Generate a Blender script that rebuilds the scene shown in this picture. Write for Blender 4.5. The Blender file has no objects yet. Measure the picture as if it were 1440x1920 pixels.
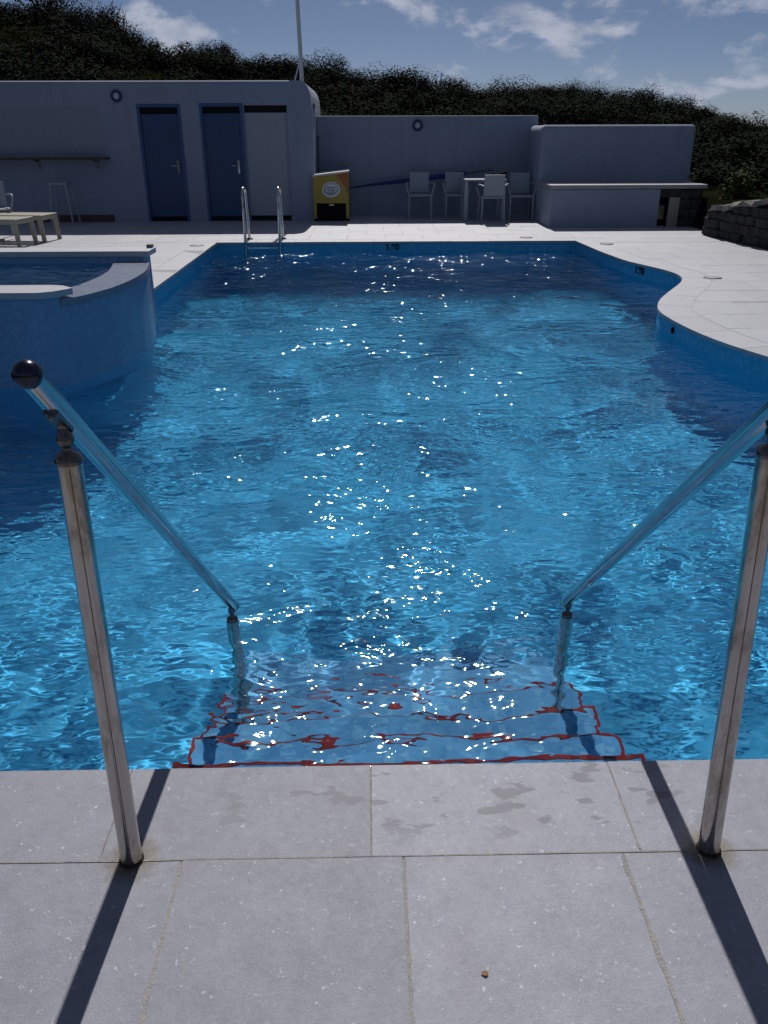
import bpy, bmesh, math, random
import numpy as np
from mathutils import Vector, Matrix

R = math.radians
random.seed(7)
rng = np.random.default_rng(11)
scene = bpy.context.scene
COL = scene.collection

# ------------------------------------------------------------------ camera
PITCH, YAW, ROLL = 24.75, 1.08, -0.17
cam_d = bpy.data.cameras.new('camera')
cam_d.sensor_fit = 'VERTICAL'
cam_d.sensor_height = 36.0
cam_d.lens = 1540.0 / 1920.0 * 36.0
cam_d.clip_start = 0.05
cam_d.clip_end = 3000
cam = bpy.data.objects.new('camera', cam_d)
COL.objects.link(cam)
cam.location = (0, 0, 1.55)
cam.rotation_euler = (Matrix.Rotation(R(-YAW), 3, 'Z') @ Matrix.Rotation(R(90 - PITCH), 3, 'X')
                      @ Matrix.Rotation(R(ROLL), 3, 'Z')).to_euler()
scene.camera = cam

# ------------------------------------------------------------------ sun, sky, exposure
SUN_EL, SUN_AZ = 46.0, 2.0            # azimuth measured from +Y towards +X
sun_d = bpy.data.lights.new('sun', 'SUN')
sun_d.energy = 5.0
sun_d.angle = R(0.53)
sun_d.color = (1.0, 0.965, 0.92)
sun = bpy.data.objects.new('sun', sun_d)
COL.objects.link(sun)
travel = -Vector((math.sin(R(SUN_AZ)) * math.cos(R(SUN_EL)), math.cos(R(SUN_AZ)) * math.cos(R(SUN_EL)), math.sin(R(SUN_EL))))
sun.rotation_euler = travel.to_track_quat('-Z', 'Y').to_euler()
sun.location = (0, 30, 40)
sun_d.cycles.is_caustics_light = True

world = bpy.data.worlds.new('World')
scene.world = world
world.use_nodes = True
wt = world.node_tree
for n in list(wt.nodes):
    wt.nodes.remove(n)
def wn(t, **k):
    n = wt.nodes.new(t)
    for a, b in k.items():
        setattr(n, a, b)
    return n
sky = wn('ShaderNodeTexSky', sky_type='NISHITA', sun_disc=False)
sky.sun_elevation = R(SUN_EL)
sky.sun_rotation = R(SUN_AZ)
sky.altitude = 20
sky.air_density = 0.45
sky.dust_density = 0.5
sky.ozone_density = 5.0
bg = wn('ShaderNodeBackground')
bg.inputs['Strength'].default_value = 0.055
out = wn('ShaderNodeOutputWorld')
# clouds: broken fair-weather cumulus over the whole sky
tc = wn('ShaderNodeTexCoord')
comb = wn('ShaderNodeVectorMath', operation='MULTIPLY'); comb.inputs[1].default_value = (1.0, 1.0, 1.9)
wt.links.new(tc.outputs['Generated'], comb.inputs[0])
CLOUD_OFF, CLOUD_SCALE, CLOUD_LO, CLOUD_HI = (19.55, -15.25, -0.055), 10.5, 0.505, 0.64
addv = wn('ShaderNodeVectorMath', operation='ADD'); addv.inputs[1].default_value = CLOUD_OFF
wt.links.new(comb.outputs[0], addv.inputs[0])
nz = wn('ShaderNodeTexNoise'); nz.inputs['Scale'].default_value = CLOUD_SCALE; nz.inputs['Detail'].default_value = 9; nz.inputs['Roughness'].default_value = 0.6
nz.inputs['Distortion'].default_value = 0.25
wt.links.new(addv.outputs[0], nz.inputs['Vector'])
cov = wn('ShaderNodeMapRange', interpolation_type='SMOOTHSTEP')
cov.inputs['From Min'].default_value = CLOUD_LO; cov.inputs['From Max'].default_value = CLOUD_HI
cov.inputs["To Max"].default_value = 0.88
wt.links.new(nz.outputs[0], cov.inputs['Value'])
mix = wn('ShaderNodeMix', data_type='RGBA')
shade = wn('ShaderNodeMix', data_type='RGBA')
shade.inputs['A'].default_value = (10.6, 11.4, 13.6, 1)
shade.inputs['B'].default_value = (6.4, 7.4, 10.0, 1)
nz2 = wn('ShaderNodeTexNoise'); nz2.inputs['Scale'].default_value = CLOUD_SCALE * 2.2; nz2.inputs['Detail'].default_value = 5
wt.links.new(addv.outputs[0], nz2.inputs['Vector'])
sh_r = wn('ShaderNodeMapRange'); sh_r.inputs['From Min'].default_value = 0.4; sh_r.inputs['From Max'].default_value = 0.65
wt.links.new(nz2.outputs[0], sh_r.inputs['Value'])
wt.links.new(sh_r.outputs[0], shade.inputs['Factor'])
wt.links.new(shade.outputs['Result'], mix.inputs['B'])
wt.links.new(cov.outputs[0], mix.inputs['Factor'])
wt.links.new(sky.outputs[0], mix.inputs['A'])
wt.links.new(mix.outputs['Result'], bg.inputs['Color'])
wt.links.new(bg.outputs[0], out.inputs['Surface'])

vs = scene.view_settings
vs.view_transform = 'Standard'
vs.look = 'None'
vs.exposure = -0.4
vs.gamma = 1.0
vs.use_curve_mapping = False

cy_ = scene.cycles
cy_.use_denoising = True
cy_.max_bounces = 10
cy_.diffuse_bounces = 3
cy_.glossy_bounces = 4
cy_.transmission_bounces = 8
cy_.caustics_reflective = True
cy_.caustics_refractive = True
cy_.blur_glossy = 0.2
cy_.sample_clamp_indirect = 20

# ------------------------------------------------------------------ helpers
MATS = {}
def new_mat(name):
    m = bpy.data.materials.new(name)
    m.use_nodes = True
    MATS[name] = m
    nt = m.node_tree
    return m, nt, nt.nodes['Principled BSDF']

def pmat(name, col, rough=0.6, metal=0.0, var=0.0, scale=6.0, bump=0.0, bscale=40.0, spec=0.5, col2=None, coords='world'):
    """principled material with optional two-tone noise and fine relief"""
    m, nt, b = new_mat(name)
    b.inputs['Base Color'].default_value = (*col, 1)
    b.inputs['Roughness'].default_value = rough
    b.inputs['Metallic'].default_value = metal
    b.inputs['Specular IOR Level'].default_value = spec
    if var or col2 or bump:
        geo = nt.nodes.new('ShaderNodeNewGeometry')
    if var or col2:
        c2 = col2 or tuple(max(0, c * (1 - var)) for c in col)
        n = nt.nodes.new('ShaderNodeTexNoise'); n.inputs['Scale'].default_value = scale; n.inputs['Detail'].default_value = 6
        n.inputs['Roughness'].default_value = 0.65
        nt.links.new(geo.outputs['Position'], n.inputs['Vector'])
        mr = nt.nodes.new('ShaderNodeMapRange'); mr.inputs['From Min'].default_value = 0.35; mr.inputs['From Max'].default_value = 0.65
        nt.links.new(n.outputs[0], mr.inputs['Value'])
        mx = nt.nodes.new('ShaderNodeMix'); mx.data_type = 'RGBA'
        mx.inputs['A'].default_value = (*col, 1); mx.inputs['B'].default_value = (*c2, 1)
        nt.links.new(mr.outputs[0], mx.inputs['Factor'])
        nt.links.new(mx.outputs['Result'], b.inputs['Base Color'])
    if bump:
        n2 = nt.nodes.new('ShaderNodeTexNoise'); n2.inputs['Scale'].default_value = bscale; n2.inputs['Detail'].default_value = 5
        nt.links.new(geo.outputs['Position'], n2.inputs['Vector'])
        bp = nt.nodes.new('ShaderNodeBump'); bp.inputs['Strength'].default_value = bump; bp.inputs['Distance'].default_value = 0.01
        nt.links.new(n2.outputs[0], bp.inputs['Height'])
        nt.links.new(bp.outputs[0], b.inputs['Normal'])
    return m

def tag(o, label=None, cat=None, group=None, kind=None):
    if label: o['label'] = label
    if cat: o['category'] = cat
    if group: o['group'] = group
    if kind: o['kind'] = kind
    return o

def empty(name, loc=(0, 0, 0), rz=0.0, label=None, cat=None, group=None, kind=None):
    o = bpy.data.objects.new(name, None)
    o.empty_display_size = 0.2
    COL.objects.link(o)
    o.location = loc
    o.rotation_euler = (0, 0, rz)
    return tag(o, label, cat, group, kind)

def link_mesh(name, me, parent=None, loc=None):
    o = bpy.data.objects.new(name, me)
    COL.objects.link(o)
    if parent is not None:
        o.parent = parent
    if loc is not None:
        o.location = loc
    return o

class MB:
    """collects simple shapes and links them as ONE mesh object"""
    def __init__(self):
        self.v, self.f, self.s = [], [], []
    def add(self, verts, faces, smooth=False):
        k = len(self.v)
        self.v += [tuple(p) for p in verts]
        self.f += [tuple(i + k for i in f) for f in faces]
        self.s += [smooth] * len(faces)
        return self
    def box(self, x0, x1, y0, y1, z0, z1):
        return self.add([(x0, y0, z0), (x1, y0, z0), (x1, y1, z0), (x0, y1, z0), (x0, y0, z1), (x1, y0, z1), (x1, y1, z1), (x0, y1, z1)],
                        [(0, 3, 2, 1), (4, 5, 6, 7), (0, 1, 5, 4), (1, 2, 6, 5), (2, 3, 7, 6), (3, 0, 4, 7)])
    def rbox(self, x0, x1, y0, y1, z0, z1, r=0.01, seg=2, mx=None):
        bm = bmesh.new()
        bmesh.ops.create_cube(bm, size=1)
        for v in bm.verts:
            v.co = Vector((x0 + (v.co.x + .5) * (x1 - x0), y0 + (v.co.y + .5) * (y1 - y0), z0 + (v.co.z + .5) * (z1 - z0)))
        bmesh.ops.bevel(bm, geom=list(bm.edges), offset=r, segments=seg, affect='EDGES', profile=0.5)
        return self.bm(bm, mx)
    def bm(self, bm, mx=None, smooth=False):
        bm.verts.index_update()
        vs_ = [(mx @ v.co) if mx else v.co for v in bm.verts]
        fs = [[v.index for v in f.verts] for f in bm.faces]
        bm.free()
        return self.add(vs_, fs, smooth)
    def tube(self, pts, r, n=16, caps=True, smooth=True):
        pts = [Vector(p) for p in pts]
        rs = r if isinstance(r, (list, tuple)) else [r] * len(pts)
        vs_, fs = [], []
        d0 = (pts[1] - pts[0]).normalized()
        up = Vector((0, 0, 1)) if abs(d0.z) < 0.9 else Vector((1, 0, 0))
        a = d0.cross(up).normalized()
        for i, p in enumerate(pts):
            if i == 0: d = d0
            elif i == len(pts) - 1: d = (pts[-1] - pts[-2]).normalized()
            else: d = ((pts[i + 1] - p).normalized() + (p - pts[i - 1]).normalized()).normalized()
            a = (a - d * a.dot(d)).normalized()
            b = d.cross(a)
            for k in range(n):
                t = 2 * math.pi * k / n
                vs_.append(p + (a * math.cos(t) + b * math.sin(t)) * rs[i])
        for i in range(len(pts) - 1):
            for k in range(n):
                k2 = (k + 1) % n
                fs.append((i * n + k, i * n + k2, (i + 1) * n + k2, (i + 1) * n + k))
        self.add(vs_, fs, smooth)
        if caps:
            self.add([vs_[k] for k in range(n)], [tuple(range(n))[::-1]])
            self.add([vs_[(len(pts) - 1) * n + k] for k in range(n)], [tuple(range(n))])
        return self
    def lathe(self, prof, c=(0, 0, 0), n=20, axis=None, smooth=True):
        """prof: list of (radius, height); axis: optional direction vector"""
        q = Vector((0, 0, 1)).rotation_difference(Vector(axis)) if axis is not None else None
        vs_, fs = [], []
        for r, z in prof:
            for k in range(n):
                t = 2 * math.pi * k / n
                p = Vector((r * math.cos(t), r * math.sin(t), z))
                if q: p = q @ p
                vs_.append(p + Vector(c))
        for i in range(len(prof) - 1):
            for k in range(n):
                k2 = (k + 1) % n
                fs.append((i * n + k, i * n + k2, (i + 1) * n + k2, (i + 1) * n + k))
        return self.add(vs_, fs, smooth)
    def prism(self, poly, z0, z1):
        n = len(poly)
        vs_ = [(x, y, z0) for x, y in poly] + [(x, y, z1) for x, y in poly]
        fs = [tuple(range(n))[::-1], tuple(range(n, 2 * n))] + [(i, (i + 1) % n, n + (i + 1) % n, n + i) for i in range(n)]
        return self.add(vs_, fs)
    def build(self, name, mat, parent=None, loc=None):
        me = bpy.data.meshes.new(name)
        me.from_pydata([tuple(p) for p in self.v], [], self.f)
        me.polygons.foreach_set('use_smooth', self.s)
        if mat: me.materials.append(mat)
        me.update()
        return link_mesh(name, me, parent, loc)

def np_mesh(name, V, F, mat, smooth=False):
    """V (n,3), F (m,k) arrays"""
    me = bpy.data.meshes.new(name)
    n, m, k = len(V), len(F), F.shape[1]
    me.vertices.add(n); me.vertices.foreach_set('co', np.asarray(V, dtype=np.float32).ravel())
    me.loops.add(m * k); me.loops.foreach_set('vertex_index', np.asarray(F, dtype=np.int32).ravel())
    me.polygons.add(m)
    me.polygons.foreach_set('loop_start', np.arange(0, m * k, k, dtype=np.int32))
    me.polygons.foreach_set('loop_total', np.full(m, k, dtype=np.int32))
    me.update(calc_edges=True)
    me.polygons.foreach_set('use_smooth', np.full(m, smooth, dtype=bool))
    if mat: me.materials.append(mat)
    me.validate()
    return me

def copy_tree(o, parent=None):
    c = o.copy(); COL.objects.link(c)
    if parent is not None:
        c.parent = parent
    for ch in o.children:
        copy_tree(ch, c)
    return c

def wet(o):
    """lies under water: receives the sun refracted by the water surface"""
    o.cycles.is_caustics_receiver = True
    return o

# ------------------------------------------------------------------ materials
def marble_mat(name, c1, c2, rough=0.45, wetzone=False):
    m, nt, b = new_mat(name)
    N, L = nt.nodes.new, nt.links.new
    geo = N('ShaderNodeNewGeometry'); oi = N('ShaderNodeObjectInfo')
    mul = N('ShaderNodeVectorMath'); mul.operation = 'MULTIPLY_ADD'
    cmb = N('ShaderNodeCombineXYZ')
    L(oi.outputs['Random'], cmb.inputs[0]); L(oi.outputs['Random'], cmb.inputs[2])
    mul.inputs[1].default_value = (37, 0, 53)
    L(cmb.outputs[0], mul.inputs[0]); L(geo.outputs['Position'], mul.inputs[2])
    pos = mul.outputs[0]
    WETM = []
    def noise(s, d=6, r=0.6, v=pos):
        n = N('ShaderNodeTexNoise'); n.inputs['Scale'].default_value = s; n.inputs['Detail'].default_value = d; n.inputs['Roughness'].default_value = r
        L(v, n.inputs['Vector']); return n.outputs[0]
    def mr(v, a, c, lo=0.0, hi=1.0):
        n = N('ShaderNodeMapRange'); n.inputs['From Min'].default_value = a; n.inputs['From Max'].default_value = c
        n.inputs['To Min'].default_value = lo; n.inputs['To Max'].default_value = hi
        L(v, n.inputs['Value']); return n.outputs[0]
    def mixc(f, a, c):
        n = N('ShaderNodeMix'); n.data_type = 'RGBA'
        if isinstance(f, float): n.inputs['Factor'].default_value = f
        else: L(f, n.inputs['Factor'])
        for k, v in (('A', a), ('B', c)):
            if isinstance(v, tuple): n.inputs[k].default_value = (*v, 1)
            else: L(v, n.inputs[k])
        return n.outputs['Result']
    def mth(op, a, c):
        n = N('ShaderNodeMath'); n.operation = op; n.use_clamp = True
        for i, v in enumerate((a, c)):
            if isinstance(v, (int, float)): n.inputs[i].default_value = v
            else: L(v, n.inputs[i])
        return n.outputs[0]
    base = mixc(mr(noise(9, 9, 0.78), 0.38, 0.62), c1, c2)
    base = mixc(mr(noise(38, 6, 0.8), 0.42, 0.66, 0, 0.3), base, tuple(c * 1.18 for c in c1))
    # fine crystals of the stone
    fine = noise(260, 3, 0.7)
    base = mixc(mr(fine, 0.42, 0.72, 0, 0.30), base, tuple(min(1, c * 1.55) for c in c1))
    base = mixc(mr(noise(420, 2, 0.6), 0.6, 0.75, 0, 0.5), base, tuple(c * 0.55 for c in c2))
    # chipped white flecks
    fl = mr(noise(60, 4, 0.8), 0.63, 0.68, 0, 0.85)
    base = mixc(fl, base, (0.58, 0.60, 0.68))
    # slight differences from slab to slab
    hsv = N('ShaderNodeHueSaturation'); L(base, hsv.inputs['Color'])
    L(mr(oi.outputs['Random'], 0, 1, *((0.86, 1.10) if wetzone else (0.94, 1.05))), hsv.inputs['Value'])
    base = hsv.outputs[0]
    # faint brownish weathering
    base = mixc(mr(noise(2.6, 5, 0.65), 0.58, 0.75, 0, 0.35), base, tuple(c * k for c, k in zip(c2, (0.95, 0.86, 0.74))))
    ro = mr(noise(55, 5, 0.7), 0.3, 0.7, rough - 0.04, rough + 0.05)
    if wetzone:
        sp = N('ShaderNodeSeparateXYZ'); L(geo.outputs['Position'], sp.inputs[0])
        inx = mth('MULTIPLY', mr(sp.outputs['X'], -0.55, -0.25), mr(sp.outputs['X'], 0.95, 0.70))
        iny = mth('MULTIPLY', mr(sp.outputs['Y'], 1.43, 1.52), mr(sp.outputs['X'], -5, -4))
        mp = N('ShaderNodeMapping'); mp.inputs['Rotation'].default_value = (0, 0, 0.5); mp.inputs['Scale'].default_value = (1.0, 2.0, 1); mp.inputs['Location'].default_value = (0.35, 0.2, 0)
        L(geo.outputs['Position'], mp.inputs['Vector'])
        w = mr(noise(8.5, 3, 0.5, mp.outputs[0]), 0.585, 0.615)
        WETM.append(w)
        w = mth('MULTIPLY', mth('MULTIPLY', inx, iny), w); WETM[0] = w
        base = mixc(mth('MULTIPLY', w, 0.75), base, tuple(c * 0.62 for c in c2))
        mxr = N('ShaderNodeMix'); L(w, mxr.inputs['Factor']); L(ro, mxr.inputs['A']); mxr.inputs['B'].default_value = 0.62
        ro = mxr.outputs['Result']
        # spill of rust and grime around the two posts
        for px, py in ((-0.569, 1.424), (0.797, 1.424)):
            dv = N('ShaderNodeVectorMath'); dv.operation = 'DISTANCE'; L(geo.outputs['Position'], dv.inputs[0]); dv.inputs[1].default_value = (px, py, 0)
            dd = N('ShaderNodeMath'); dd.operation = 'MULTIPLY_ADD'; L(noise(34, 4, 0.7), dd.inputs[0]); dd.inputs[1].default_value = 0.07; L(dv.outputs['Value'], dd.inputs[2])
            base = mixc(mr(dd.outputs[0], 0.112, 0.072, 0, 0.8), base, (0.12, 0.098, 0.055))
    L(base, b.inputs['Base Color']); L(ro, b.inputs['Roughness'])
    bp = N('ShaderNodeBump'); bp.inputs['Strength'].default_value = 0.24; bp.inputs['Distance'].default_value = 0.004
    if WETM:
        L(mr(WETM[0], 0, 1, 0.24, 0.12), bp.inputs['Strength'])
    ad = N('ShaderNodeMath'); ad.operation = 'ADD'; L(noise(60, 6, 0.7), ad.inputs[0]); L(fine, ad.inputs[1])
    L(ad.outputs[0], bp.inputs['Height']); L(bp.outputs[0], b.inputs['Normal'])
    return m

M_marble = marble_mat('near_grey_marble', (0.262, 0.267, 0.318), (0.200, 0.204, 0.247), 0.60, wetzone=True)  # near slabs are a darker grey than the rest of the paving
M_paving = marble_mat('white_marble_paving', (0.375, 0.378, 0.415), (0.335, 0.338, 0.375), 0.5)
M_grout_pale = pmat('pale_grout', (0.33, 0.33, 0.35), 0.9, var=0.1, scale=30)
M_grout = pmat('beige_grout', (0.34, 0.31, 0.26), 0.9, var=0.5, scale=30, bump=0.6, bscale=120)
def render_mat():
    m, nt, b = new_mat('white_render')
    N, L = nt.nodes.new, nt.links.new
    geo = N('ShaderNodeNewGeometry')
    def nz_(scale, sc, det=6, rough=0.65):
        mp = N('ShaderNodeMapping'); mp.inputs['Scale'].default_value = sc; L(geo.outputs['Position'], mp.inputs['Vector'])
        n = N('ShaderNodeTexNoise'); n.inputs['Scale'].default_value = scale; n.inputs['Detail'].default_value = det; n.inputs['Roughness'].default_value = rough
        L(mp.outputs[0], n.inputs['Vector']); return n.outputs[0]
    def mixc(v, lo, hi, mx_, a, c):
        r = N('ShaderNodeMapRange'); r.inputs['From Min'].default_value = lo; r.inputs['From Max'].default_value = hi; r.inputs['To Max'].default_value = mx_; L(v, r.inputs['Value'])
        n = N('ShaderNodeMix'); n.data_type = 'RGBA'; L(r.outputs[0], n.inputs['Factor'])
        for k, q in (('A', a), ('B', c)):
            if isinstance(q, tuple): n.inputs[k].default_value = (*q, 1)
            else: L(q, n.inputs[k])
        return n.outputs['Result']
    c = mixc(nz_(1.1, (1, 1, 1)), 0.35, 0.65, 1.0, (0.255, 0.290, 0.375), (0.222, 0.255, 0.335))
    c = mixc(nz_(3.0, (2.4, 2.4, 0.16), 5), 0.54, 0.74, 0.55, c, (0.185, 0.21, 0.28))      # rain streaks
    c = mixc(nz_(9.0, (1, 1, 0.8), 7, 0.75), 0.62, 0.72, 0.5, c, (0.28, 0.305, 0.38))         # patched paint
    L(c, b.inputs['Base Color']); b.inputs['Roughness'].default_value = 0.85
    bp = N('ShaderNodeBump'); bp.inputs['Strength'].default_value = 0.4; bp.inputs['Distance'].default_value = 0.012
    ad = N('ShaderNodeMath'); ad.operation = 'ADD'; L(nz_(26, (1, 1, 1)), ad.inputs[0]); L(nz_(4, (1, 1, 1), 3), ad.inputs[1])
    L(ad.outputs[0], bp.inputs['Height']); L(bp.outputs[0], b.inputs['Normal'])
    return m
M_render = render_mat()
M_blue_frame = pmat('blue_door_paint', (0.030, 0.078, 0.215), 0.45, var=0.2, scale=4)
M_blue_leaf = pmat('dark_blue_door_leaf', (0.018, 0.050, 0.145), 0.45, var=0.2, scale=3)
M_panel = pmat('pale_panel', (0.29, 0.32, 0.375), 0.6, var=0.06)
M_dark = pmat('dark_gap', (0.008, 0.008, 0.01), 0.9, var=0.3)
M_blue_ring = pmat('navy_ring_paint', (0.01, 0.03, 0.12), 0.5, var=0.1)
M_opal = pmat('opal_diffuser', (0.45, 0.47, 0.5), 0.35, var=0.05)
M_wood = pmat('weathered_wood', (0.10, 0.055, 0.045), 0.75, var=0.4, scale=9, bump=0.3)
M_plastic = pmat('white_plastic', (0.29, 0.31, 0.36), 0.4, var=0.05)
M_lounger = pmat('beige_plastic', (0.34, 0.32, 0.26), 0.5, var=0.10)
M_yellow = pmat('yellow_freezer_panel', (0.36, 0.26, 0.02), 0.35, var=0.12, scale=2)
M_orange = pmat('orange_print', (0.36, 0.09, 0.01), 0.35, var=0.1)
M_white_print = pmat('white_print', (0.6, 0.6, 0.6), 0.35, var=0.02)
M_navy_print = pmat('navy_print', (0.01, 0.02, 0.10), 0.35, var=0.02)
M_black = pmat('black_plastic', (0.008, 0.008, 0.010), 0.8, var=0.2, spec=0.1)
M_blue_pole = pmat('blue_canvas', (0.01, 0.03, 0.16), 0.7, var=0.2)
M_pole_white = pmat('white_pole_paint', (0.6, 0.6, 0.6), 0.5, var=0.1)
M_stone = pmat('shade_toned_field_stone', (0.062, 0.060, 0.058), 0.9, col2=(0.034, 0.033, 0.032), scale=7, bump=0.8, bscale=30, spec=0.1)  # shade on the wall face is put into this dark stone colour
M_capstone = pmat('sun_toned_cap_stone', (0.26, 0.25, 0.235), 0.9, col2=(0.16, 0.155, 0.14), scale=8, bump=0.8, bscale=30, spec=0.1)  # paler copy of the stone, with sunlight on the caps coloured in
M_beige_board = pmat('beige_board', (0.30, 0.27, 0.22), 0.8, var=0.2)
M_rust = pmat('rust', (0.05, 0.03, 0.015), 0.9, var=0.5, scale=60, bump=0.5)
M_soil = pmat('hill_soil', (0.013, 0.014, 0.007), 0.95, col2=(0.007, 0.009, 0.004), scale=0.7, bump=0.5, bscale=4, spec=0.0)
M_leaf_dark = pmat('dark_scrub_leaf', (0.005, 0.010, 0.004), 0.9, col2=(0.010, 0.015, 0.006), scale=0.35, spec=0.03)
M_leaf_olive = pmat('olive_scrub_leaf', (0.024, 0.034, 0.011), 0.9, col2=(0.010, 0.016, 0.006), scale=0.7, spec=0.03)
M_twig = pmat('dry_twig', (0.06, 0.045, 0.03), 0.9, var=0.3)

def steel_mat():
    m, nt, b = new_mat('stained_stainless_steel')
    N, L = nt.nodes.new, nt.links.new
    geo = N('ShaderNodeNewGeometry')
    mp = N('ShaderNodeMapping'); mp.inputs['Scale'].default_value = (1, 1, 0.35)
    L(geo.outputs['Position'], mp.inputs['Vector'])
    n = N('ShaderNodeTexNoise'); n.inputs['Scale'].default_value = 22; n.inputs['Detail'].default_value = 6; n.inputs['Roughness'].default_value = 0.7
    L(mp.outputs[0], n.inputs['Vector'])
    r = N('ShaderNodeMapRange'); r.inputs['From Min'].default_value = 0.48; r.inputs['From Max'].default_value = 0.62; L(n.outputs[0], r.inputs['Value'])
    mx = N('ShaderNodeMix'); mx.data_type = 'RGBA'; mx.inputs['A'].default_value = (0.52, 0.49, 0.45, 1); mx.inputs['B'].default_value = (0.36, 0.31, 0.26, 1)
    L(r.outputs[0], mx.inputs['Factor']); L(mx.outputs['Result'], b.inputs['Base Color'])
    r2 = N('ShaderNodeMapRange'); r2.inputs['From Min'].default_value = 0.35; r2.inputs['From Max'].default_value = 0.65; r2.inputs['To Min'].default_value = 0.10; r2.inputs['To Max'].default_value = 0.30
    L(n.outputs[0], r2.inputs['Value']); L(r2.outputs[0], b.inputs['Roughness'])
    b.inputs['Metallic'].default_value = 1.0
    return m
M_steel = steel_mat()
M_steel_clean = pmat('polished_steel', (0.55, 0.55, 0.55), 0.12, metal=1.0, var=0.15, scale=20)
M_ball = pmat('navy_tarnished_ball', (0.055, 0.06, 0.085), 0.22, metal=1.0, var=0.3, scale=60)
M_steel_dark = pmat('dark_tarnished_steel', (0.20, 0.18, 0.17), 0.25, metal=1.0, var=0.4, scale=40)

def mosaic_mat(name, c1, c2, c3, size=0.025, rough=0.5, spec=0.04):
    m, nt, b = new_mat(name)
    N, L = nt.nodes.new, nt.links.new
    geo = N('ShaderNodeNewGeometry')
    # each small tessera takes its own tone: snap the position to the grid
    sn = N('ShaderNodeVectorMath'); sn.operation = 'SNAP'; sn.inputs[1].default_value = (size, size, size)
    of = N('ShaderNodeVectorMath'); of.operation = 'ADD'; of.inputs[1].default_value = (0.0071, 0.0053, 0.0067)
    L(geo.outputs['Position'], of.inputs[0]); L(of.outputs[0], sn.inputs[0])
    wn_ = N('ShaderNodeTexWhiteNoise'); wn_.noise_dimensions = '3D'; L(sn.outputs[0], wn_.inputs['Vector'])
    cr = N('ShaderNodeValToRGB'); L(wn_.outputs['Value'], cr.inputs[0])
    el = cr.color_ramp.elements
    cr.color_ramp.interpolation = 'CONSTANT'
    el[0].color = (*c1, 1); el[0].position = 0
    el[1].color = (*c2, 1); el[1].position = 0.5
    e = el.new(0.82); e.color = (*c3, 1)
    L(cr.outputs[0], b.inputs['Base Color'])
    b.inputs['Roughness'].default_value = rough
    b.inputs['Specular IOR Level'].default_value = spec
    return m
M_mosaic = mosaic_mat('blue_pool_mosaic', (0.08, 0.41, 0.665), (0.065, 0.375, 0.63), (0.125, 0.465, 0.70))
M_step = mosaic_mat('pale_blue_step_mosaic', (0.15, 0.34, 0.56), (0.12, 0.30, 0.52), (0.21, 0.41, 0.60))
M_red = mosaic_mat('red_nosing_mosaic', (0.33, 0.012, 0.010), (0.24, 0.010, 0.008), (0.40, 0.03, 0.02))
M_spa_wall = mosaic_mat('spa_blue_mosaic', (0.16, 0.265, 0.43), (0.145, 0.245, 0.41), (0.18, 0.29, 0.46), rough=0.3, spec=0.4)
M_spa_front = pmat('spa_lilac_marble', (0.28, 0.315, 0.41), 0.4, col2=(0.22, 0.27, 0.40), scale=9)

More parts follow.
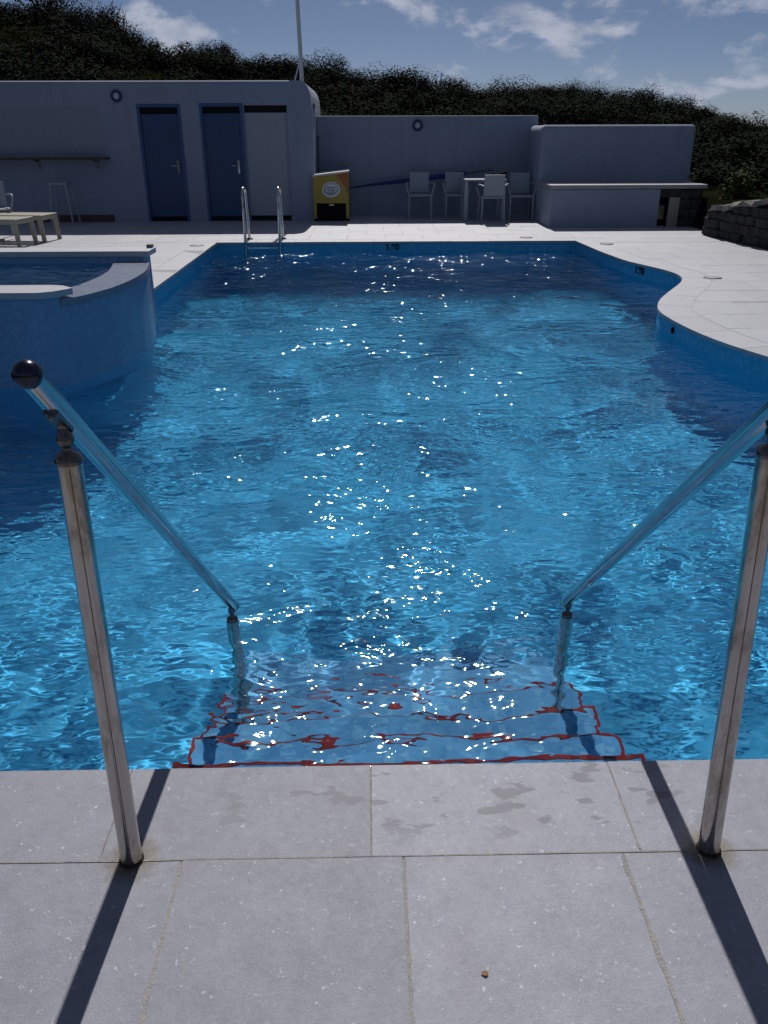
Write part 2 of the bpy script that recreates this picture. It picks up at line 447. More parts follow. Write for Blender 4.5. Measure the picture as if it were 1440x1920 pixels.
RIP = (0.021, 0.0125, 0.0056)
def water_mat(name):
    m = bpy.data.materials.new(name)
    m.use_nodes = True
    nt = m.node_tree
    for n in list(nt.nodes): nt.nodes.remove(n)
    g = nt.nodes.new('ShaderNodeBsdfGlass')
    g.inputs['Color'].default_value = (0.80, 0.96, 1.0, 1)
    g.inputs['Roughness'].default_value = 0.04
    g.inputs['IOR'].default_value = 1.333
    # capillary ripples riding on the modelled waves
    N, L = nt.nodes.new, nt.links.new
    geo = N('ShaderNodeNewGeometry')
    def rip(scale, amp, sx_, sy_, rot, dist, off):
        mp = N('ShaderNodeMapping'); mp.inputs['Rotation'].default_value = (0, 0, rot); mp.inputs['Scale'].default_value = (sx_, sy_, 0.0); mp.inputs['Location'].default_value = (off, off * .7, 0)
        L(geo.outputs['Position'], mp.inputs['Vector'])
        n = N('ShaderNodeTexNoise'); n.inputs['Scale'].default_value = scale; n.inputs['Detail'].default_value = 0.0; n.inputs['Distortion'].default_value = dist
        L(mp.outputs[0], n.inputs['Vector'])
        m_ = N('ShaderNodeMath'); m_.operation = 'MULTIPLY'; m_.inputs[1].default_value = amp; L(n.outputs[0], m_.inputs[0])
        return m_.outputs[0]
    def add(a, b):
        n = N('ShaderNodeMath'); n.operation = 'ADD'; L(a, n.inputs[0]); L(b, n.inputs[1]); return n.outputs[0]
    h = add(rip(5.5, RIP[0], 0.7, 1.25, 0.25, 0.5, 3.1), add(rip(12, RIP[1], 0.65, 1.3, -0.35, 0.4, 7.7), rip(26, RIP[2], 0.75, 1.2, 0.6, 0.3, 1.9)))
    # calmer and livelier patches
    pn = N('ShaderNodeTexNoise'); pn.inputs['Scale'].default_value = 0.9; pn.inputs['Detail'].default_value = 2; L(geo.outputs['Position'], pn.inputs['Vector'])
    pr_ = N('ShaderNodeMapRange'); pr_.inputs['From Min'].default_value = 0.35; pr_.inputs['From Max'].default_value = 0.62; pr_.inputs['To Min'].default_value = 0.45; pr_.inputs['To Max'].default_value = 1.15
    L(pn.outputs[0], pr_.inputs['Value'])
    # the return jets at the deep end stir the surface
    sy_ = N('ShaderNodeSeparateXYZ'); L(geo.outputs['Position'], sy_.inputs[0])
    jr = N('ShaderNodeMapRange'); jr.interpolation_type = 'SMOOTHSTEP'; jr.inputs['From Min'].default_value = 10.6; jr.inputs['From Max'].default_value = 13.2; jr.inputs['To Min'].default_value = 1.0; jr.inputs['To Max'].default_value = 2.0
    L(sy_.outputs['Y'], jr.inputs['Value'])
    jm = N('ShaderNodeMath'); jm.operation = 'MULTIPLY'; L(pr_.outputs[0], jm.inputs[0]); L(jr.outputs[0], jm.inputs[1])
    # quieter water over the shallow steps
    sr = N('ShaderNodeMapRange'); sr.interpolation_type = 'SMOOTHSTEP'; sr.inputs['From Min'].default_value = 1.9; sr.inputs['From Max'].default_value = 3.3; sr.inputs['To Min'].default_value = 0.72; sr.inputs['To Max'].default_value = 1.0
    L(sy_.outputs['Y'], sr.inputs['Value'])
    jq = N('ShaderNodeMath'); jq.operation = 'MULTIPLY'; L(jm.outputs[0], jq.inputs[0]); L(sr.outputs[0], jq.inputs[1])
    hm = N('ShaderNodeMath'); hm.operation = 'MULTIPLY'; L(h, hm.inputs[0]); L(jq.outputs[0], hm.inputs[1])
    bp = N('ShaderNodeBump'); bp.inputs['Strength'].default_value = 1.0; bp.inputs['Distance'].default_value = 1.0
    L(hm.outputs[0], bp.inputs['Height']); L(bp.outputs[0], g.inputs['Normal'])
    o = nt.nodes.new('ShaderNodeOutputMaterial')
    nt.links.new(g.outputs[0], o.inputs['Surface'])
    return m
M_water = water_mat('pool_water')

# ------------------------------------------------------------------ pool outline
ZW = -0.165
Y_NEAR, Y_FAR, X_LEFT = 1.73, 13.56, -2.37
# right-hand edge, X as a function of Y (kidney bulge)
RE_Y = np.array([1.73, 2.6, 3.4, 4.2, 5.0, 5.6, 6.118, 6.561, 7.041, 7.609, 7.964, 8.432, 9.0, 9.35, 9.68, 9.9, 10.112, 10.454, 10.8, 11.264, 12.2, 13.56])
RE_X = np.array([4.6, 4.55, 4.35, 4.0, 3.56, 3.26, 3.044, 2.894, 2.808, 2.777, 2.802, 2.97, 3.28, 3.49, 3.66, 3.73, 3.755, 3.72, 3.61, 3.46, 3.37, 3.31])
def smooth_edge():
    ys = np.linspace(1.73, 13.56, 190)
    xs = np.interp(ys, RE_Y, RE_X)
    k = np.ones(7) / 7
    xp = np.pad(xs, 3, mode='edge')
    return ys, np.convolve(xp, k, mode='valid')
EY, EX = smooth_edge()
def edge_x(y): return np.interp(y, EY, EX)
# outer edge of the coping along the bulge
tx = np.gradient(EX, EY)
nl = np.sqrt(1 + tx * tx)
CW = 0.31
CX, CY = EX + CW / nl, EY - CW * tx / nl
order = np.argsort(CY)
CYs, CXs = CY[order], CX[order]
def cope_x(y): return np.interp(y, CYs, CXs)

def floor_z(y):
    return np.interp(y, [0, 5.0, 9.5, 20], [-1.40, -1.45, -2.05, -2.05])

# ---- terrain: one sheet to the horizon (sunk under the pool terrace)
S_T = np.array([-0.95, -0.532, -0.375, -0.322, -0.279, -0.252, -0.215, -0.171, -0.149, -0.115, -0.07, -0.037, -0.014, 0.009, 0.043, 0.095, 0.124, 0.159, 0.211, 0.252, 0.298, 0.334, 0.365, 0.383, 0.415, 0.444, 0.6, 1.0])
E_T = np.array([0.17, 0.154, 0.1332, 0.1262, 0.1191, 0.1129, 0.1022, 0.0915, 0.0915, 0.0836, 0.0801, 0.075, 0.0645, 0.0635, 0.0640, 0.0572, 0.050, 0.0531, 0.0545, 0.0519, 0.0508, 0.044, 0.0362, 0.0299, 0.0202, 0.0195, 0.0172, 0.012])
def terrain(x, y):
    x = np.asarray(x, float); y = np.asarray(y, float)
    s = x / np.maximum(y, 12.0)
    yr = np.interp(s, [-0.6, -0.2, 0.1, 0.45], [44, 50, 58, 66])      # distance of the ridge
    zr = 1.55 + np.interp(s, S_T, E_T) * yr - np.interp(s, [-0.36, -0.2, 0.1, 0.45], [0.9, 1.4, 1.25, 1.75])
    t = np.clip((y - 19.0) / (yr - 19.0), 0, 1)
    base = np.interp(s, [0.28, 0.36, 0.5], [0.2, 0.45, 0.6])
    up = base + (zr - base) * (0.55 * t + 0.45 * t * t * (3 - 2 * t))
    beyond = zr - (y - yr) * 0.07
    z = np.where(y > yr, np.maximum(beyond, -1.0 - (y - yr) * 0.004), up)
    z = np.maximum(z, -4.0)
    z = z + 0.22 * np.sin(x * 0.9 + 1.3 * np.sin(y * 0.35)) * np.sin(y * 0.7 + x * 0.2) * np.clip((y - 20) / 10, 0, 1)
    z = np.where(y < 19.0, np.where(x > 5.3, base, -0.12), z)
    return z
gx = np.concatenate([[-1500, -800, -400, -200, -120], np.linspace(-80, 80, 161), [120, 200, 400, 800, 1500]])
gy = np.concatenate([[-1200, -500, -200, -80, -30, -12], np.linspace(-6, 90, 129), [110, 150, 220, 400, 800, 1600]])
GX, GY = np.meshgrid(gx, gy)
GZ = terrain(GX, GY)
near = (GX > -10.0) & (GX < 5.9) & (GY > -5) & (GY < 20.5)
GZ = np.where(near, -3.2, GZ)
far = (np.abs(GX) > 100) | (GY > 95) | (GY < -11)
GZ = np.where(far, np.minimum(GZ, -0.4), GZ)
nx, ny = len(gx), len(gy)
idx = np.arange(nx * ny).reshape(ny, nx)
F = np.stack([idx[:-1, :-1], idx[:-1, 1:], idx[1:, 1:], idx[1:, :-1]], -1).reshape(-1, 4)
me = np_mesh('hillside_ground', np.stack([GX, GY, GZ], -1).reshape(-1, 3), F, M_soil, True)
tag(link_mesh('hillside_ground', me), kind='structure')

# ---- pool shell
pool = empty('pool_basin', (0, 0, 0), kind='structure')
outline = [(-4.1, Y_NEAR), (4.6, Y_NEAR)] + [(float(x), float(y)) for x, y in zip(EX[1:], EY[1:])] + [(X_LEFT, Y_FAR), (X_LEFT, 8.1), (-4.1, 8.1)]
m = MB()
n = len(outline)
vz = [(x, y, -0.03) for x, y in outline] + [(x, y, float(floor_z(y)) - 0.02) for x, y in outline]
m.add(vz, [(i, (i + 1) % n, n + (i + 1) % n, n + i) for i in range(n)])
wet(m.build('pool_wall', M_mosaic, pool))
ys = np.array([1.6, 3, 4, 5.0, 5.5, 6.5, 8, 9.5, 11, 13.7])
m = MB()
vv = []
for y in ys: vv += [(-4.3, y, float(floor_z(y))), (4.8, y, float(floor_z(y)))]
m.add(vv, [(2 * i, 2 * i + 1, 2 * i + 3, 2 * i + 2) for i in range(len(ys) - 1)])
wet(m.build('pool_floor', M_mosaic, pool))
# steps with red nosings
SX0, SX1 = -0.62, 0.85
steps = [(2.005, -0.27), (2.255, -0.47), (2.52, -0.67), (2.80, -0.87), (3.09, -1.07), (3.36, -1.26)]
for i, (yn, zs) in enumerate(steps):
    y0 = Y_NEAR if i == 0 else steps[i - 1][0]
    m = MB(); m.box(SX0, SX1, y0 + 0.001, yn, -1.6, zs)
    st = wet(m.build('step', M_step, pool))
    if i < 4:
        m = MB(); w = 0.013
        m.box(SX0 - 0.003, SX1 + 0.003, yn - w, yn + 0.003, zs - w, zs + 0.003)
        wet(m.build('nosing', M_red, st))
        for xs in (SX0 - 0.003, SX1 + 0.003 - w):
            m = MB(); m.box(xs, xs + w, y0 + 0.004, yn - w - 0.001, zs - w, zs + 0.003)
            wet(m.build('nosing', M_red, st))

# ---- water surface: real waves
def waves(X, Y, seed, comps):
    r = np.random.default_rng(seed)
    Z = np.zeros_like(X)
    for lam0, lam1, cnt, slope, spread in comps:
        for _ in range(cnt):
            lam = math.exp(r.uniform(math.log(lam0), math.log(lam1)))
            k = 2 * math.pi / lam
            th = r.normal(math.pi / 2, spread)
            a = slope / math.sqrt(cnt) * math.sqrt(2) / k
            ph = r.uniform(0, 6.283)
            ar = k * (X * math.cos(th) + Y * math.sin(th)) + ph
            Z += a * np.sin(ar)
    return Z
def warp(X, Y, seed, amp, lam):
    r = np.random.default_rng(seed)
    D = np.zeros_like(X)
    for _ in range(6):
        k = 2 * math.pi / (lam * r.uniform(0.6, 1.8)); th = r.uniform(0, 6.283)
        D += np.sin(k * (X * math.cos(th) + Y * math.sin(th)) + r.uniform(0, 6.283))
    return D * amp / 2.4
def rows(y0, y1, a, b):
    o = [y0]
    while o[-1] < y1:
        o.append(o[-1] + a + b * (o[-1] - y0))
    return np.array(o)
wx = np.arange(-4.09, 4.62, 0.016)
wy = rows(Y_NEAR + 0.0, Y_FAR, 0.014, 0.0030)
WX, WY = np.meshgrid(wx, wy)
ax = WX + warp(WX, WY, 3, 0.10, 1.4); ay = WY + warp(WX, WY, 4, 0.10, 1.4)
calm = 0.62 + 0.38 * np.tanh(1.6 * warp(WX, WY, 9, 1.0, 1.6))
WZ = waves(ax, ay, 21, [(0.9, 2.6, 14, 0.035, 0.9), (0.30, 0.9, 26, 0.044, 1.0)])
WZ += calm * waves(ax, ay, 22, [(0.12, 0.30, 36, 0.038, 1.1)])
WZ += ZW
# the spa outline (used to trim the sheet)
SPA = [(-2.75, 5.97), (-2.55, 5.97), (-2.38, 5.985), (-2.27, 6.02), (-2.19, 6.085), (-2.08, 6.28), (-1.99, 6.56), (-1.945, 6.85), (-1.93, 7.15), (-1.94, 7.43), (-1.99, 7.72), (-2.045, 7.98)]
sy = np.array([p[1] for p in SPA]); sx = np.array([p[0] for p in SPA])
mask_v = WX < np.maximum(np.interp(WY, EY, EX) + 0.03, 0)
in_spa = (WY > 6.05) & (WY < 8.0) & (WX < np.interp(WY, sy, sx) - 0.06)
in_deck = (WY >= 8.0) & (WX < X_LEFT - 0.03)
mask_v &= ~in_spa & ~in_deck
def grid_mesh(name, X, Y, Z, mask, mat):
    ny, nx = X.shape
    idx = np.arange(nx * ny).reshape(ny, nx)
    F = np.stack([idx[:-1, :-1], idx[:-1, 1:], idx[1:, 1:], idx[1:, :-1]], -1).reshape(-1, 4)
    mv = mask.ravel()
    F = F[mv[F].all(1)]
    used = np.unique(F)
    remap = np.full(nx * ny, -1); remap[used] = np.arange(len(used))
    V = np.stack([X, Y, Z], -1).reshape(-1, 3)[used]
    return np_mesh(name, V, remap[F], mat, True)
water = tag(link_mesh('pool_water', grid_mesh('pool_water', WX, WY, WZ, mask_v, M_water)), kind='structure')
water.cycles.is_caustics_caster = True

# ------------------------------------------------------------------ paving
def tile_mesh(sx_, sy_, h=0.03, b=0.0014):
    v = [(0, 0, -h), (sx_, 0, -h), (sx_, sy_, -h), (0, sy_, -h), (0, 0, -b), (sx_, 0, -b), (sx_, sy_, -b), (0, sy_, -b),
         (b, b, 0), (sx_ - b, b, 0), (sx_ - b, sy_ - b, 0), (b, sy_ - b, 0)]
    f = [(0, 1, 5, 4), (1, 2, 6, 5), (2, 3, 7, 6), (3, 0, 4, 7), (4, 5, 9, 8), (5, 6, 10, 9), (6, 7, 11, 10), (7, 4, 8, 11), (8, 9, 10, 11)]
    me = bpy.data.meshes.new('paving_slab'); me.from_pydata(v, [], f); me.update()
    return me
TM = {}
def tile(x0, x1, y0, y1, parent, mat, g=0.0024):
    key = (round(x1 - x0, 3), round(y1 - y0, 3), mat.name)
    if key not in TM:
        TM[key] = tile_mesh(x1 - x0 - 2 * g, y1 - y0 - 2 * g); TM[key].materials.append(mat)
    o = link_mesh('paving_slab', TM[key], parent, (x0 + g, y0 + g, random.uniform(-0.0008, 0.0008)))
    o.rotation_euler = (random.uniform(-.0012, .0012), random.uniform(-.0012, .0012), random.uniform(-.002, .002))
    return o

near_deck = empty('near_paving', kind='structure')
MB().box(-5.2, 5.6, -3.9, Y_NEAR - 0.006, -0.12, -0.0010).build('mortar_bed', M_grout, near_deck)
# coping slabs along the pool edge, then square slabs
x = -0.005 - 0.64 * 7
while x < 5.1:
    tile(x, x + 0.64, 1.421, Y_NEAR + 0.001, near_deck, M_marble, 0.0006); x += 0.64
for r_, (y0, y1) in enumerate([(0.90, 1.421), (0.38, 0.90), (-0.14, 0.38), (-0.66, -0.14), (-1.18, -0.66)]):
    x = -0.45 - 0.52 * 8 + (0.26 if r_ % 2 else 0)
    while x < 4.9:
        tile(x, x + 0.52, y0, y1, near_deck, M_marble, 0.0020); x += 0.52

# old pointing smeared over the edges of the slabs
def smear(p0, p1, w0, w1, seed):
    r = np.random.default_rng(seed); n_ = 44
    t = np.linspace(0, 1, n_)[:, None]
    c = np.array(p0) * (1 - t) + np.array(p1) * t
    d = np.array(p1) - np.array(p0); nn = np.array([-d[1], d[0]]) / np.hypot(*d)
    def wob(): 
        q = r.normal(size=n_); q = np.convolve(np.pad(q, 4, mode='edge'), np.ones(5) / 5, 'same')[4:-4]; return q
    a = c + nn * (w0 + (w1 - w0) * np.abs(wob()))[:, None]; b = c - nn * (w0 + (w1 - w0) * np.abs(wob()))[:, None]
    v_ = [(*p, 0.0007) for p in a] + [(*p, 0.0007) for p in b]
    MB().add(v_, [(i, n_ + i, n_ + i + 1, i + 1) for i in range(n_ - 1)]).build('grout_smear', M_smear, near_deck)
M_smear = pmat('smeared_grout', (0.34, 0.315, 0.27), 0.9, col2=(0.24, 0.24, 0.26), scale=40, bump=0.4, bscale=150)
for k, (xj, ya, yb) in enumerate(((-0.45, 1.41, 0.90), (0.07, 1.41, 0.90), (0.59, 1.41, 0.90))):
    smear((xj, ya), (xj, yb), 0.0022, 0.010, 50 + k)
smear((0.635, 1.60), (0.635, 1.43), 0.0016, 0.004, 60)
smear((-1.6, 1.421), (1.6, 1.421), 0.0005, 0.003, 62)

right_deck = empty('right_paving', kind='structure')
def strip_mesh(ya, yb, xa_fn, xb_fn, z, n_):
    yy = np.linspace(ya, yb, n_)
    v = []
    for y in yy: v += [(float(xa_fn(y)), float(y), z), (float(xb_fn(y)), float(y), z)]
    return v, [(2 * i, 2 * i + 1, 2 * i + 3, 2 * i + 2) for i in range(n_ - 1)]
WALL_X = lambda y: 5.48 + (14.8 - y) * 0.125          # foot of the dry-stone wall
m = MB(); v, f = strip_mesh(1.74, 13.56, lambda y: edge_x(y) + 0.006, lambda y: max(WALL_X(y), 5.5) + 0.6, -0.0014, 150)
m.add(v, f); m.build('mortar_bed', M_grout_pale, right_deck)
# rim below the slabs
m = MB(); v = []
for x_, y_ in zip(EX, EY): v += [(float(x_) + 0.004, float(y_), -0.0045), (float(x_) + 0.004, float(y_), -0.04)]
m.add(v, [(2 * i, 2 * i + 1, 2 * i + 3, 2 * i + 2) for i in range(len(EX) - 1)]); m.build('mortar_rim', M_grout_pale, right_deck)
def coping_piece(pin, pout, parent):
    n_ = len(pin)
    v = [(*p, 0.0) for p in pin] + [(*p, 0.0) for p in pout] + [(*p, -0.03) for p in pin] + [(*p, -0.03) for p in pout]
    f = [(i, i + 1, n_ + i + 1, n_ + i)[::-1] for i in range(n_ - 1)]
    f += [(i, 2 * n_ + i, 2 * n_ + i + 1, i + 1)[::-1] for i in range(n_ - 1)]
    f += [(n_ + i, n_ + i + 1, 3 * n_ + i + 1, 3 * n_ + i)[::-1] for i in range(n_ - 1)]
    f += [(0, n_, 3 * n_, 2 * n_), (n_ - 1, 3 * n_ - 1, 4 * n_ - 1, 2 * n_ - 1)]
    return MB().add(v, f).build('coping_slab', M_paving, parent)
arc = np.concatenate([[0], np.cumsum(np.hypot(np.diff(EX), np.diff(EY)))])
L_ = arc[-1]; npc = int(L_ / 0.62)
for k in range(npc):
    a0, a1 = k * L_ / npc + 0.003, (k + 1) * L_ / npc - 0.003
    ss = np.linspace(a0, a1, 9)
    px_, py_ = np.interp(ss, arc, EX) - 0.012, np.interp(ss, arc, EY)
    qx, qy = np.interp(ss, arc, CX), np.interp(ss, arc, CY)
    if py_[-1] < 3.5: continue
    coping_piece(list(zip(px_.tolist(), py_.tolist())), list(zip(qx.tolist(), qy.tolist())), right_deck)
def clipped_tile(x0, x1, y0, y1, parent, mat):
    """slab cut along the back of the curved coping"""
    g = 0.0035
    yy = np.linspace(y0 + g, y1 - g, 9)
    lo = np.maximum(x0 + g, cope_x(yy) + 0.005)
    hi = x1 - g
    ok = lo < hi - 0.01
    i = 0
    while i < len(yy):
        if not ok[i]: i += 1; continue
        j = i
        while j + 1 < len(yy) and ok[j + 1]: j += 1
        if j > i:
            poly = [(float(lo[k]), float(yy[k])) for k in range(i, j + 1)] + [(hi, float(yy[j])), (hi, float(yy[i]))]
            MB().prism(poly[::-1], -0.03, random.uniform(-0.0008, 0.0008)).build('paving_slab', mat, parent)
        i = j + 1
TS = 0.62
y = 4.0; r_ = 0
while y < 13.5:
    x = 1.80 + (0.31 if r_ % 2 else 0)
    while x < 6.4:
        y1 = min(y + TS, 13.56)
        if x + TS > float(np.min(cope_x(np.linspace(y, y1, 9)))) and x < WALL_X(y) + 0.1:
            if x > float(np.max(cope_x(np.linspace(y, y1, 9)))):
                tile(x, x + TS, y, y1, right_deck, M_paving)
            else:
                clipped_tile(x, x + TS, y, y1, right_deck, M_paving)
        x += TS
    y += TS; r_ += 1

far_deck = empty('far_paving', kind='structure')
MB().box(-9.5, 6.3, Y_FAR + 0.006, 19.2, -0.12, -0.0014).build('mortar_bed', M_grout_pale, far_deck)
x = -9.2
while x < 5.6:
    tile(x, x + 0.62, Y_FAR - 0.012, Y_FAR + 0.31, far_deck, M_paving, 0.0022); x += 0.62
y = Y_FAR + 0.31; r_ = 0
while y < 17.9:
    x = -9.0 + (0.31 if r_ % 2 else 0)
    while x < 5.8:
        tile(x, x + 0.62, y, y + 0.62, far_deck, M_paving); x += 0.62
    y += 0.62; r_ += 1

left_deck = empty('left_paving', kind='structure')
MB().box(-9.5, X_LEFT - 0.006, 8.15, Y_FAR + 0.004, -0.12, -0.0014).build('mortar_bed', M_grout_pale, left_deck)
y = 8.2
while y < 13.3:
    y1 = min(y + 0.62, Y_FAR - 0.014)
    tile(X_LEFT - 0.31, X_LEFT + 0.012, y, y1, left_deck, M_paving, 0.0022)
    x = X_LEFT - 0.31 - 0.62
    while x > -9.3:
        tile(x, x + 0.62, y, y1, left_deck, M_paving); x -= 0.62
    y += 0.62

# ------------------------------------------------------------------ spa tub raised above the pool
spa = empty('spa_tub', (-3.2, 5.97, -0.15), label='raised round-fronted blue spa tub overflowing into the pool at left', cat='spa')
def spa_part(mb, name, mat, par=spa):
    o = mb.build(name, mat, par)
    o.matrix_parent_inverse = Matrix.Translation((3.2, -5.97, 0.15)) if par is spa else Matrix.Identity(4)
    return o
def resample(pts, n_):
    p = np.array(pts); d = np.concatenate([[0], np.cumsum(np.hypot(*np.diff(p, axis=0).T))])
    s = np.linspace(0, d[-1], n_)
    q = np.stack([np.interp(s, d, p[:, 0]), np.interp(s, d, p[:, 1])], -1)
    for _ in range(3):
        q[1:-1] = (q[:-2] + 2 * q[1:-1] + q[2:]) / 4
    return q
SO = resample(SPA, 56)
tg = np.gradient(SO, axis=0); tg /= np.linalg.norm(tg, axis=1)[:, None]
SNRM = np.stack([tg[:, 1], -tg[:, 0]], -1)                   # outward (towards the pool)
SI = SO - SNRM * 0.31
SI[:, 1] = np.clip(SI[:, 1], 6.2, 7.985)
LIP, SLAB, BACK = 0.47, 0.535, 0.565
# curved outer wall
m = MB(); v = []
for i, p in enumerate(SO): v += [(p[0], p[1], -2.1), (p[0], p[1], 0.492 if i < 13 else LIP - 0.02)]
m.add(v, [(2 * i, 2 * i + 2, 2 * i + 3, 2 * i + 1) for i in range(len(SO) - 1)], True)
wet(spa_part(m, 'curved_wall', M_spa_wall))
m = MB(); m.add([(-4.2, 5.97, -2.1), (-2.745, 5.97, -2.1), (-2.745, 5.97, 0.492), (-4.2, 5.97, 0.492)], [(0, 1, 2, 3)])
wet(spa_part(m, 'front_wall', M_spa_front))
# overflow lip (lower, follows the curve)
def ribbon(outer, inner, z0, z1):
    n_ = len(outer); m_ = MB()
    v_ = [(*p, z1) for p in outer] + [(*p, z1) for p in inner] + [(*p, z0) for p in outer] + [(*p, z0) for p in inner]
    f_ = [(i, i + 1, n_ + i + 1, n_ + i) for i in range(n_ - 1)]
    f_ += [(i, 2 * n_ + i, 2 * n_ + i + 1, i + 1) for i in range(n_ - 1)]
    f_ += [(n_ + i, n_ + i + 1, 3 * n_ + i + 1, 3 * n_ + i) for i in range(n_ - 1)]
    f_ += [(0, n_, 3 * n_, 2 * n_), (n_ - 1, 3 * n_ - 1, 4 * n_ - 1, 2 * n_ - 1)]
    return m_.add(v_, f_)
M_lip = pmat('wet_white_marble', (0.19, 0.22, 0.29), 0.3, col2=(0.14, 0.17, 0.24), scale=14, bump=0.35, bscale=18)
i0 = 12
spa_part(ribbon([tuple(p + q * 0.012) for p, q in zip(SO[i0:], SNRM[i0:])], [tuple(p) for p in SI[i0:]], LIP - 0.05, LIP), 'overflow_lip', M_lip)
# high slab at the front left, rounded towards the lip
slab = [(-4.2, 5.955), (-2.33, 5.955), (-2.24, 6.01), (-2.17, 6.11), (-2.15, 6.16), (-2.25, 6.26), (-2.34, 6.29), (-4.2, 6.29)]
spa_part(MB().prism(slab, SLAB - 0.045, SLAB), 'front_coping', M_paving)
MB_b = MB().rbox(-4.2, -2.03, 7.97, 8.28, BACK - 0.05, BACK, 0.006, 2)
spa_part(MB_b, 'back_coping', M_paving)
m = MB().box(-4.2, -2.09, 7.99, 8.26, -0.2, BACK - 0.05)
spa_part(m, 'back_wall', M_spa_wall)
m = MB().box(-2.10, -2.045, 8.20, 8.26, BACK - 0.001, BACK + 0.03); spa_part(m, 'end_stop', M_capstone)
# inside of the tub
m = MB(); v = []
inner = [tuple(p) for p in SI] 
for p in inner: v += [(p[0], p[1], -0.5), (p[0], p[1], LIP - 0.045)]
m.add(v, [(2 * i, 2 * i + 2, 2 * i + 3, 2 * i + 1) for i in range(len(inner) - 1)], True)
m.add([(-4.2, 5.98, -0.5), (-1.95, 5.98, -0.5), (-1.95, 8.0, -0.5), (-4.2, 8.0, -0.5)], [(0, 1, 2, 3)])
m.add([(-4.2, 6.28, -0.5), (-2.3, 6.28, -0.5), (-2.3, 6.28, 0.5), (-4.2, 6.28, 0.5)], [(0, 1, 2, 3)])
wet(spa_part(m, 'tub_lining', M_mosaic))
SXg, SYg = np.meshgrid(np.arange(-4.2, -2.0, 0.02), np.arange(6.28, 7.99, 0.02))
SZg = LIP - 0.012 + waves(SXg, SYg, 5, [(0.25, 0.9, 16, 0.05, 0.9), (0.09, 0.25, 18, 0.05, 1.0)])
mk = SXg < np.interp(SYg, SI[:, 1], SI[:, 0]) + 0.03
sw = tag(link_mesh('spa_water', grid_mesh('spa_water', SXg, SYg, SZg, mk, M_water)), kind='structure')
sw.cycles.is_caustics_caster = True

# ------------------------------------------------------------------ pool house
ph = empty('pool_house', (-5.0, 17.0, 0), label='low whitewashed pool house with two blue doors and rounded corner', cat='building')
PHM = Matrix.Translation((5.0, -17.0, 0))
def part(mb, name, mat, par, root=None):
    o = mb.build(name, mat, par)
    if root is not None: o.matrix_parent_inverse = root
    return o
FY, ZT = 17.0, 2.44
# facade with real openings
def facade(xs, zs, holes, y, depth):
    m_ = MB()
    for i in range(len(xs) - 1):
        for j in range(len(zs) - 1):
            x0, x1, z0, z1 = xs[i], xs[i + 1], zs[j], zs[j + 1]
            if any(a <= x0 + 1e-6 and x1 <= b + 1e-6 and c <= z0 + 1e-6 and z1 <= d + 1e-6 for a, b, c, d in holes): continue
            m_.add([(x0, y, z0), (x1, y, z0), (x1, y, z1), (x0, y, z1)], [(0, 1, 2, 3)])
    for a, b, c, d in holes:
        m_.add([(a, y, c), (a, y + depth, c), (a, y + depth, d), (a, y, d)], [(0, 1, 2, 3)])
        m_.add([(b, y, c), (b, y, d), (b, y + depth, d), (b, y + depth, c)], [(0, 1, 2, 3)])
        m_.add([(a, y, d), (a, y + depth, d), (b, y + depth, d), (b, y, d)], [(0, 1, 2, 3)])
    return m_
D1, D2, D3 = (-4.24, -3.43, 0.0, 2.055), (-3.085, -2.28, 0.0, 2.065), (-2.262, -1.463, 0.0, 2.03)
xs = sorted({-9.4, -1.40, D1[0], D1[1], D2[0], D2[1], D3[0], D3[1]})
zs = sorted({0.0, D1[3], D2[3], D3[3], ZT - 0.06})
m = facade(xs, zs, [D1, D2, D3], FY, 0.14)
# rounded shoulder and corner pillar, slightly proud of the wall
cor = [(-1.40, 0.0), (-1.005, 0.0), (-0.985, 1.2), (-0.995, 1.95)]
for k in range(7):
    t = k / 6 * math.pi / 2
    cor.append((-1.22 + 0.215 * math.cos(t), 2.10 + 0.335 * math.sin(t)))
cor.append((-1.40, 2.435))
nc = len(cor)
m.add([(x_, FY, z_) for x_, z_ in cor] + [(x_, 20.2, z_) for x_, z_ in cor],
      [tuple(range(nc))] + [(i, nc + i, nc + i + 1, i + 1) for i in range(1, nc - 1)])
